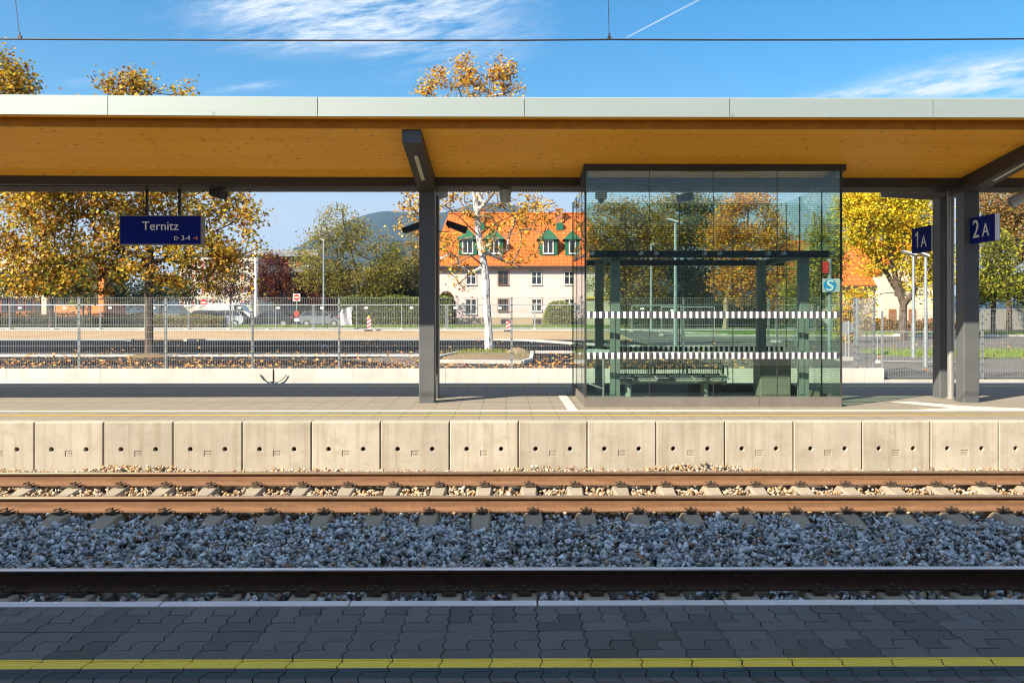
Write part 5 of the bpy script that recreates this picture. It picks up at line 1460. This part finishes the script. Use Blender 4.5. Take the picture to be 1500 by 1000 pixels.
# ------------------------------------------------------------------ cars
def car(name, label, px_rear, Y, facing, paint, L=4.1, H=1.47, style='hatch', z=None):
    x = W(px_rear, 470, Y).x; r = empty(name, (x, Y, gz(Y) if z is None else z), label=label, cat='car'); r.scale = (facing, 1, 1)
    Wd = .86
    # side outline (x from rear 0 to front L)
    if style == 'hatch': lo = [(0.05, .45), (0.0, .70), (.08, .98), (.9, 1.0), (2.8, .98), (3.6, .86), (L-.05, .74), (L, .5), (L-.1, .28), (.2, .28)]; gl = [(.12, .985), (.55, 1.40), (1.1, H), (2.2, H-.02), (3.05, .97)]
    else: lo = [(0.05, .45), (0.0, .72), (.1, .95), (.8, .98), (2.9, .95), (3.7, .84), (L-.05, .70), (L, .5), (L-.1, .28), (.2, .28)]; gl = [(.35, .965), (.95, 1.36), (1.5, H-.04), (2.2, H-.06), (3.05, .945)]
    def loft(poly, w0, w1, zt):
        m = MB(); n = len(poly)
        zmin = min(p[1] for p in poly)
        def wy(zv): return w0 + (w1-w0)*max(0, (zv-zmin))/(zt-zmin)
        vs = [(a, -wy(b), b) for a, b in poly] + [(a, wy(b), b) for a, b in poly]
        m.add(vs, [tuple(range(n)), tuple(range(n, 2*n))[::-1]] + [(i, i+n, (i+1) % n+n, (i+1) % n) for i in range(n)]); return m
    loft(lo, Wd, Wd-.02, 1.).build('body', paint, r)
    loft(gl, Wd-.06, Wd-.24, H).build('cabin_glass', M['carglass'], r)
    m = MB(); 
    m.add([(gl[1][0]-.05, -.60, gl[1][1]+.02), (gl[2][0], -.59, H+.012), (gl[3][0], -.59, H-.008), (gl[3][0]+.2, -.62, H-.10), (gl[1][0]-.05, .60, gl[1][1]+.02), (gl[2][0], .59, H+.012), (gl[3][0], .59, H-.008), (gl[3][0]+.2, .62, H-.10)], [(0, 1, 5, 4), (1, 2, 6, 5), (2, 3, 7, 6)])
    for s in (-1, 1):
        for (a, b) in (((gl[0][0]+.05, .99), (gl[1][0]+.05, 1.38)), ((1.55, .99), (1.6, H-.03)), ((gl[4][0]-.05, .98), (gl[3][0]+.05, H-.05))):
            ya = Wd-.05; yb2 = Wd-.235
            m.tube([(a[0], s*ya, a[1]), (b[0], s*yb2, b[1])], .035, 4)
    m.build('roof', paint, r)
    for cx in (.75, L-.80):
        for s in (-1, 1):
            w = MB(); w.tube([(cx, s*(Wd-.2), .31), (cx, s*(Wd+.005), .31)], .31, 18); wo = w.build('wheel', M['rubber'], r)
            w = MB(); w.tube([(cx, s*(Wd+.0055), .31), (cx, s*(Wd+.015), .31)], .2, 12); w.build('rim', M['galv'], wo)
    for s in (-1, 1):
        h = MB(); h.box(L-.12, L+.004, s*.62-.16, s*.62+.16, .60, .74); h.build('headlight', M['white'], r)
        h = MB(); h.box(-.004, .1, s*.70-.12, s*.70+.12, .70, .95); h.build('tail_light', M['red'], r)
        h = MB(); h.box(2.75, 2.95, min(s*.86, s*1.0), max(s*.86, s*1.0), .95, 1.08); h.build('wing_mirror', paint, r)
def paint(name, c): return plain(name, c, .25, .3, .6, .03)
WHITEP, DARKP, BLUEP, REDP, SILVP = paint('silver_white_car_paint', (.52, .56, .60)), paint('dark_car_paint', (.025, .03, .04)), paint('blue_car_paint', (.05, .09, .16)), paint('red_car_paint', (.45, .02, .02)), paint('grey_car_paint', (.22, .25, .28))
car('parked_car', 'pale silver hatchback parked with its tail towards the right', 361, 74, -1, WHITEP)
car('parked_car', 'dark estate car parked behind the yellowish clipped hedge', 278, 77, 1, DARKP, 4.6, 1.5)
car('parked_car', 'dark saloon with a bluish windscreen beside the no entry sign', 431, 75, -1, DARKP, 4.3, 1.45, 'saloon')
car('parked_car', 'grey blue parked car just right of the no entry sign', 440, 76, 1, SILVP, 4.0, 1.45)
car('parked_car', 'small red parked car at the foot of the airy tree', 477, 80, 1, REDP, 3.7, 1.45)
van = empty('white_van', (W(300, 470, 96).x, 96, gz(96)), label='long white van roof showing behind the parked hatchback', cat='van')
m = MB(); m.prism_y([(0, .4), (0, 2.3), (.1, 2.42), (4.2, 2.42), (4.9, 1.5), (5.4, 1.2), (5.45, .4)], -.95, .95); m.build('body', M['lightgrey'], van)
m = MB(); m.prism_y([(4.28, 2.25), (4.86, 1.52), (4.2, 1.52), (3.6, 1.55), (3.6, 2.2)], -.96, .96); m.build('cab_window', M['carglass'], van)
for cx in (.9, 4.5):
    w = MB(); w.tube([(cx, -.97, .35), (cx, .97, .35)], .35, 16); w.build('wheel', M['rubber'], van)

# ------------------------------------------------------------------ lamps, signs and site clutter
def lamp(name, label, px, Y, base_py, top_py, r, head_dx, z0=None, w=.12):
    p = W(px, base_py, Y); zt = W(px, top_py, Y).z; zg = gz(Y)
    o = empty(name, (p.x, Y, zg), label=label, cat='street lamp'); H = zt-zg
    m = MB(); m.tube([(0, 0, 0), (0, 0, H*.35), (0, 0, H*.3501), (0, 0, H)], [r*1.25, r*1.25, r, r*.85], 10); m.build('pole', M['galvpost'], o)
    m = MB(); s = 1 if head_dx > 0 else -1
    m.add([(-s*.08, -w, H+.05), (head_dx, -w, H+.16), (head_dx, w, H+.16), (-s*.08, w, H+.05), (-s*.08, -w, H-.03), (head_dx*.9, -w, H+.11), (head_dx*.9, w, H+.11), (-s*.08, w, H-.03)], [(0,3,2,1),(4,5,6,7),(0,1,5,4),(1,2,6,5),(2,3,7,6),(3,0,4,7)])
    m.build('lamp_head', M['lightgrey'], o)
lamp('street_lamp', 'thin grey lamp post in front of the airy olive tree', 474, 70, 478, 352, .07, -.35)
lamp('street_lamp', 'taller thick grey lamp post behind the middle of the shelter', 989.5, 36, 513, 325, .075, -.42)
lamp('street_lamp', 'thinner distant lamp post left of the thick one behind the shelter', 954, 62, 482, 359, .075, .3)
lamp('street_lamp', 'left of the two slim lamps beside the 1A sign, with its head turned left', 1338, 31.5, 530, 373, .055, -.45)
lamp('street_lamp', 'right and shorter of the two slim lamps under the 1A sign', 1356, 28, 541, 375, .055, -.28)
pl = empty('white_mast', (W(375, 470, 80).x, 80, gz(80)), label='plain white mast rising beside the red maple', cat='mast')
m = MB(); m.tube([(0, 0, 0), (0, 0, W(0, 366, 80).z-gz(80))], [.16, .13], 10); m.build('mast_pole', M['white'], pl); m = MB(); m.tube([(0, 0, W(0, 366, 80).z-gz(80)), (0, 0, W(0, 365, 80).z-gz(80))], .2, 10); m.build('cap', M['galv'], pl)
def noentry(px, py, Y, r, label, square=False, extra=False):
    c = W(px, py, Y); o = empty('no_entry_sign', (c.x, Y, gz(Y)), label=label, cat='road sign'); h = c.z-gz(Y)
    m = MB(); m.tube([(0, .05, 0), (0, .05, h+r)], .035, 8); m.build('pole', M['galvpost'], o)
    m = MB()
    if square: m.box(-r*1.15, r*1.15, -.02, .0, h-r*1.15, h+r*1.15); m.build('backing_plate', M['white'], o); m = MB()
    m.tube([(0, -.035, h), (0, -.0205, h)], r, 24); d = m.build('sign_disc', M['red'], o)
    m = MB(); m.box(-r*.72, r*.72, -.042, -.0355, h-r*.17, h+r*.17); m.build('white_bar', M['white'], o)
    if extra:
        m = MB(); m.tube([(0, -.03, h-1.35), (0, -.015, h-1.35)], r*.85, 20); m.build('lower_disc', M['red'], o)
        m = MB(); m.box(-.2, .2, -.03, -.015, h-2.0, h-1.75); m.build('lower_plate', M['white'], o)
noentry(434.5, 435.5, 70, .26, 'no entry sign on a square white plate beside the parked cars', True, True)
noentry(298.5, 443, 78, .34, 'round no entry sign standing behind the yellowish hedge')
rs = W(1241, 480, 30.5); o = empty('round_sign', (rs.x, 30.5, gz(30.5)), label='round traffic sign seen from its bare metal back on a concrete foot', cat='road sign')
h = rs.z-gz(30.5); m = MB(); m.tube([(0, 0, h), (0, .012, h)], .24, 28); m.build('sign_disc', M['signback'], o)
m = MB(); m.tube([(-.06, -.03, .08), (-.06, -.03, h-.2)], .022, 8); m.tube([(.05, -.03, .08), (.05, -.03, h+.26)], .022, 8); m.build('pole', M['galv'], o)
m = MB(); m.cbox(-.42, .42, -.2, .2, 0, .14, .05); m.build('concrete_foot', M['foot'], o)
def beacon(px, py0, py1, Y, label, lampc=True):
    a = W(px, py1, Y); t = W(px, py0, Y); o = empty('warning_beacon', (a.x, Y, gz(Y)+.02), label=label, cat='warning beacon'); H = t.z-gz(Y)-.02; w = .14
    m = MB(); m.box(-w, w, -.02, .02, .14, H*.86); m.build('board', M['white'], o)
    m = MB(); zz0 = .16; q = 0; top = H*.86
    while zz0 < top-.2:
        m.add([(-w, -.022, zz0), (w, -.022, zz0+.15), (w, -.022, min(top, zz0+.27)), (-w, -.022, zz0+.12)], [(0, 1, 2, 3)]); zz0 += .25
    m.build('red_stripe', M['red'], o)
    m = MB(); m.cbox(-.3, .2, -.2, .2, -.02, .1, .03); m.box(-.03, .03, -.025, .025, .1, .14); m.build('rubber_foot', M['rubber'], o)
    m = MB(); m.tube([(0, 0, H*.8605), (0, 0, H*.93), (0, 0, H)], [.08, .1, .05], 10); m.build('beacon_lamp', M['yellow'] if lampc else M['red'], o)
beacon(540.5, 462, 488, 57.5, 'red and white striped warning beacon with a yellow lamp by the tall hedge')
beacon(744.5, 469, 488, 57, 'slim white and red warning beacon just right of the whitish tree trunk', False)
tp = empty('tarpaulin', W(509, 477, 59.6), label='crumpled white plastic sheet hanging on the site fence', cat='tarpaulin')
vs = []; 
for i in range(9):
    for j in range(9):
        u, v = i/8, j/8; vs.append((-.62+1.0*u*(1-.25*v)+.25*v*v+rnd.uniform(-.03, .03), -.10+.08*math.sin(u*9+v*4)+rnd.uniform(-.03, .03), 1.15*v+.25*u*v+rnd.uniform(-.03, .03)))
m = MB(); m.add(vs, [(i*9+j, (i+1)*9+j, (i+1)*9+j+1, i*9+j+1) for i in range(8) for j in range(8)]); m.build('plastic_sheet', M['tarp'], tp, True)
# S-Bahn pylon seen through the right side of the shelter
def spylon():
    Y = 31.; c = W(1214, 418, Y); o = empty('station_pylon', (c.x, Y, gz(Y)), label='grey post with a red plate and a blue sign with a white S', cat='sign'); g = gz(Y)
    m = MB(); m.tube([(.05, .05, 0), (.05, .05, W(0, 378, Y).z-g)], .07, 12); m.build('pole', M['galvpost'], o)
    s = .245; z = c.z-g
    m = MB(); m.box(-s, s+.12, -.1, .04, z-s, z+s); m.build('sign_box', M['lightgrey'], o)
    m = MB(); m.tube([(-.0, -.112, z), (-.0, -.1005, z)], s*.96, 28); d = m.build('blue_disc', M['sblue'], o)
    m = MB(); pts = [(.13, .13), (.07, .17), (-.03, .165), (-.09, .11), (-.07, .04), (.02, .0), (.09, -.045), (.09, -.12), (.02, -.17), (-.08, -.165), (-.14, -.12)]
    n = len(pts); wv = []
    for i, (a, b) in enumerate(pts):
        t = Vector((pts[min(n-1, i+1)][0]-pts[max(0, i-1)][0], pts[min(n-1, i+1)][1]-pts[max(0, i-1)][1])).normalized(); k = .026+.014*math.sin(math.pi*i/(n-1))
        wv += [(a-t.y*k, -.116, z+b+t.x*k), (a+t.y*k, -.116, z+b-t.x*k)]
    m.add(wv, [(2*i, 2*i+1, 2*i+3, 2*i+2) for i in range(n-1)]); m.build('letter_symbol', M['white'], d)
    r = W(1211, 392, Y); m = MB(); m.box(-.26, -.02, -.05, .0, r.z-g-.2, r.z-g+.22); m.build('red_plate', M['red'], o)
spylon()
# hoop sticking out of the asphalt, kerb blocks and leaf litter
hp = MB(); q = W(476, 516, 35); 
hp.tube([(q.x-.13, 35, gz(35)-.05), (q.x-.13, 35, gz(35)+.22), (q.x-.05, 35, gz(35)+.30), (q.x+.06, 35, gz(35)+.29), (q.x+.13, 35, gz(35)+.2), (q.x+.15, 35, gz(35)-.05)], .014, 6)
tag(hp.build('cable_hoop', M['lightgrey']), 'thin white cable hoop sticking up from the dark asphalt', 'cable')
def litter():
    ng = np.random.default_rng(55); n = 4600
    x = np.concatenate([ng.uniform(-19, 9, n), ng.uniform(-19, 30, 700)]); y = np.concatenate([24.8+ng.gamma(2.2, 1.9, n), ng.uniform(25, 47, 700)])
    k = y < 48; x, y = x[k], y[k]
    z = np.array([gz(v) for v in y])+.035
    o = leaf_mesh('fallen_leaves', np.c_[x, y, z], .125, [(.60, .26, .05), (.48, .18, .04), (.70, .38, .09), (.30, .13, .04)], (3, 3, 2, 1), ng, mat='dryleaf', flat=True); tag(o, kind='stuff')
litter()
def tufts(name, n, fx, fy, h, pal, seed):
    ng = np.random.default_rng(seed); x, y = fx(ng, n), fy(ng, n); z = np.array([gz(v) for v in y])+.03
    a = ng.uniform(0, 6.28, n); w = .02*np.ones(n); hh = ng.uniform(.5, 1.2, n)*h; dx, dy = np.cos(a)*w, np.sin(a)*w; lx, ly = ng.normal(size=n)*h*.35, ng.normal(size=n)*h*.35
    V = np.stack([np.c_[x-dx, y-dy, z], np.c_[x+dx, y+dy, z], np.c_[x+lx, y+ly, z+hh]], 1).reshape(-1, 3)
    C = np.array(pal)[ng.integers(0, len(pal), n)]*ng.uniform(.7, 1.2, (n, 1))
    o = link_mesh(name, np_mesh(name, V, np.arange(3*n).reshape(-1, 3), np.repeat(C, 3, 0), M['leaf'])); tag(o, kind='stuff')
GR = [(.17, .27, .03), (.24, .34, .04), (.30, .33, .05)]
tufts('lawn_grass', 15000, lambda g, n: 15.2+g.random(n)*14, lambda g, n: g.uniform(31.4, 36.3, n), .12, GR, 61)
tufts('bed_grass', 1500, lambda g, n: -.75+g.normal(size=n)*.7, lambda g, n: np.clip(33+g.normal(size=n)*.7, 30, 34.4), .22, GR+[(.30, .22, .06)], 62)
tufts('verge_grass', 7000, lambda g, n: g.uniform(12, 40, n), lambda g, n: g.uniform(51.8, 56.5, n), .14, GR, 63)
tufts('roadside_grass', 6000, lambda g, n: g.uniform(-27, 10, n), lambda g, n: g.uniform(68.2, 72, n), .3, GR, 64)

# ------------------------------------------------------------------ sky, sun, camera
SUN = Vector((1.22, 1.0, -1.1)).normalized()
EL = math.asin(-SUN.z); AZ = math.atan2(-SUN.x, -SUN.y)
def world():
    w = bpy.data.worlds.new('World'); scene.world = w; w.use_nodes = True
    t = T.__new__(T); t.nt = w.node_tree; t.nt.nodes.clear(); t._pos = None
    out = t.n('ShaderNodeOutputWorld'); bg = t.n('ShaderNodeBackground')
    sky = t.n('ShaderNodeTexSky', sky_type='NISHITA'); sky.sun_disc = False; sky.sun_elevation = EL; sky.sun_rotation = AZ % (2*math.pi)
    sky.altitude = 400; sky.air_density = 1.0; sky.dust_density = .6; sky.ozone_density = 2.0
    d = t.n('ShaderNodeTexCoord').outputs['Generated']; x, y, z = t.sep(d)
    # picture-like coordinates on the sky: u = x/y, v = z/y (only where y > 0)
    yy = t.math('MAXIMUM', y, .02); u = t.math('DIVIDE', x, yy); v = t.math('DIVIDE', z, yy)
    front = t.rng(y, .0, .1)
    def gauss(u0, v0, su, sv, rot=0.):
        a = t.math('SUBTRACT', u, u0); b = t.math('SUBTRACT', v, v0)
        if rot:
            c, s = math.cos(rot), math.sin(rot)
            a, b = t.math('ADD', t.math('MULTIPLY', a, c), t.math('MULTIPLY', b, s)), t.math('SUBTRACT', t.math('MULTIPLY', b, c), t.math('MULTIPLY', a, s))
        e = t.math('ADD', t.math('POWER', t.math('DIVIDE', a, su), 2.), t.math('POWER', t.math('DIVIDE', b, sv), 2.))
        return t.math('EXPONENT', t.math('MULTIPLY', e, -1.))
    uv = t.comb(u, v, 0.)
    def pu(px): return (px-741)/F
    def pv(py): return (462.5-py)/F
    ur = t.math('ADD', t.math('MULTIPLY', u, .985), t.math('MULTIPLY', v, .17)); vr = t.math('SUBTRACT', t.math('MULTIPLY', v, .985), t.math('MULTIPLY', u, .17))
    uvr = t.comb(ur, vr, 0.)
    wp = t.n('ShaderNodeVectorMath', operation='SCALE'); t.L(t.noise(t.vmul(uv, (5., 9., 1.)), 1., 3, .5, True), wp.inputs[0]); wp.inputs['Scale'].default_value = .035
    uvw = t.n('ShaderNodeVectorMath', operation='ADD'); t.L(uvr, uvw.inputs[0]); t.nt.links.new(wp.outputs[0], uvw.inputs[1]); uvw = uvw.outputs[0]
    n1 = t.noise(t.vmul(t.vadd(uvw, (3.1, 1.7, 0)), (7., 34., 1.)), 1., 9, .66)
    n2 = t.noise(t.vmul(t.vadd(uvw, (7.1, 4.7, 0)), (30., 150., 1.)), 1., 6, .65)
    nn = t.math('ADD', t.math('MULTIPLY', n1, .66), t.math('MULTIPLY', n2, .34))
    mask = None
    for (px, py, sx, sy, k, rot) in ((520, 22, 160, 38, 1.25, .10), (660, 62, 120, 40, .6, .15), (400, 12, 120, 18, 1.0, .05), (600, 10, 120, 26, 1.0, .1), (450, 55, 90, 18, .5, .1), (1430, 108, 150, 22, 1.25, .16), (1290, 133, 110, 8, 1.0, .10), (1480, 130, 120, 20, .8, .1), (370, 128, 60, 6, .5, .12), (140, 122, 60, 8, .3, .05), (560, 78, 25, 5, .4, .1)):
        gmask = t.math('MULTIPLY', gauss(pu(px), pv(py), sx/F, sy/F, rot), k)
        mask = gmask if mask is None else t.math('ADD', mask, gmask)
    cl = t.math('MULTIPLY', t.rng(t.math('MULTIPLY', t.rng(nn, .38, .68), t.math('MINIMUM', mask, 1.3)), .03, .70), .92)
    # contrail
    a = t.math('SUBTRACT', u, pu(975)); b = t.math('SUBTRACT', v, pv(25)); c, s = math.cos(.48), math.sin(.48)
    al = t.math('ADD', t.math('MULTIPLY', a, c), t.math('MULTIPLY', b, s)); ac = t.math('ABSOLUTE', t.math('SUBTRACT', t.math('MULTIPLY', b, c), t.math('MULTIPLY', a, s)))
    wd = t.rng(al, -.06, .06, .0006, .0017)
    tr = t.math('MULTIPLY', t.rng(t.math('DIVIDE', ac, wd), .4, 1.2, 1., 0., True), t.math('MULTIPLY', t.rng(al, -.056, -.050), t.rng(al, -.02, .07, .62, .2)))
    cl = t.math('MULTIPLY', t.math('MAXIMUM', cl, tr), front)
    # thin grey veil low over the horizon
    veil = t.math('MULTIPLY', t.rng(z, .10, .235, 1., 0., True), t.rng(n1, .2, .7, .72, .95))
    skyc = t.n('ShaderNodeHueSaturation'); skyc.inputs['Saturation'].default_value = SKY_SAT; skyc.inputs['Value'].default_value = SKY_VAL; skyc.inputs['Hue'].default_value = SKY_HUE
    t.L(sky.outputs[0], skyc.inputs['Color'])
    col = t.mix(t.math('MULTIPLY', veil, VEIL_F), skyc.outputs[0], VEIL)
    # unseen bright cirrus added overhead and behind, to fill light on shaded ballast
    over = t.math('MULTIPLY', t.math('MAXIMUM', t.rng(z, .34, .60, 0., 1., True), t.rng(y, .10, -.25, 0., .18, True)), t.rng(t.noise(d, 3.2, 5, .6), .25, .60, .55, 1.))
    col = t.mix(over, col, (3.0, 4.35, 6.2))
    col = t.mix(t.math('MULTIPLY', cl, .92), col, CLOUD)
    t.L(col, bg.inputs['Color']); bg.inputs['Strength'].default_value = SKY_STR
    t.nt.links.new(bg.outputs[0], out.inputs['Surface'])
SKY_STR, SKY_SAT, SKY_VAL, SKY_HUE = .075, 1.46, .92, .491
VEIL, VEIL_F, CLOUD = (3.55, 3.8, 4.2), 1., (5.3, 5.6, 5.9)
SUN_STR, EXPOSURE = 5.0, 1.4
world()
def haze():
    t = T('hazy_air'); v = t.n('ShaderNodeVolumePrincipled')
    v.inputs['Color'].default_value = (.45, .68, 1., 1); v.inputs['Density'].default_value = HAZE; v.inputs['Anisotropy'].default_value = .2
    t.nt.links.new(v.outputs[0], t.out.inputs['Volume'])
    m = MB(); m.box(-5500, 5500, -390, 6000, -2.2, 520); o = m.build('haze', t.m); tag(o, kind='stuff')
HAZE = .00013
haze()
sl = bpy.data.lights.new('sun', 'SUN'); sl.energy = SUN_STR; sl.angle = R(.5); sl.color = (1., .88, .70)
so = bpy.data.objects.new('sun', sl); COL.objects.link(so); so.rotation_euler = SUN.to_track_quat('-Z', 'Y').to_euler(); so.location = (-30, -30, 40)
cam = bpy.data.cameras.new('camera'); co = bpy.data.objects.new('camera', cam); COL.objects.link(co)
co.location = (0, 0, EYE); co.rotation_euler = (R(90), 0, -YAW)
cam.sensor_width = 36; cam.sensor_fit = 'HORIZONTAL'; cam.lens = F/1500*36; cam.shift_y = -37.5/1500; cam.clip_start = .05; cam.clip_end = 20000
scene.camera = co
scene.view_settings.view_transform = 'Standard'; scene.view_settings.look = 'None'; scene.view_settings.gamma = 1; scene.view_settings.exposure = EXPOSURE
c = scene.cycles
c.filter_width = 1.15; c.use_denoising = True; c.max_bounces = 10; c.diffuse_bounces = 6; c.glossy_bounces = 3; c.transparent_max_bounces = 24; c.transmission_bounces = 4
c.sample_clamp_indirect = 6; c.caustics_reflective = False; c.caustics_refractive = False
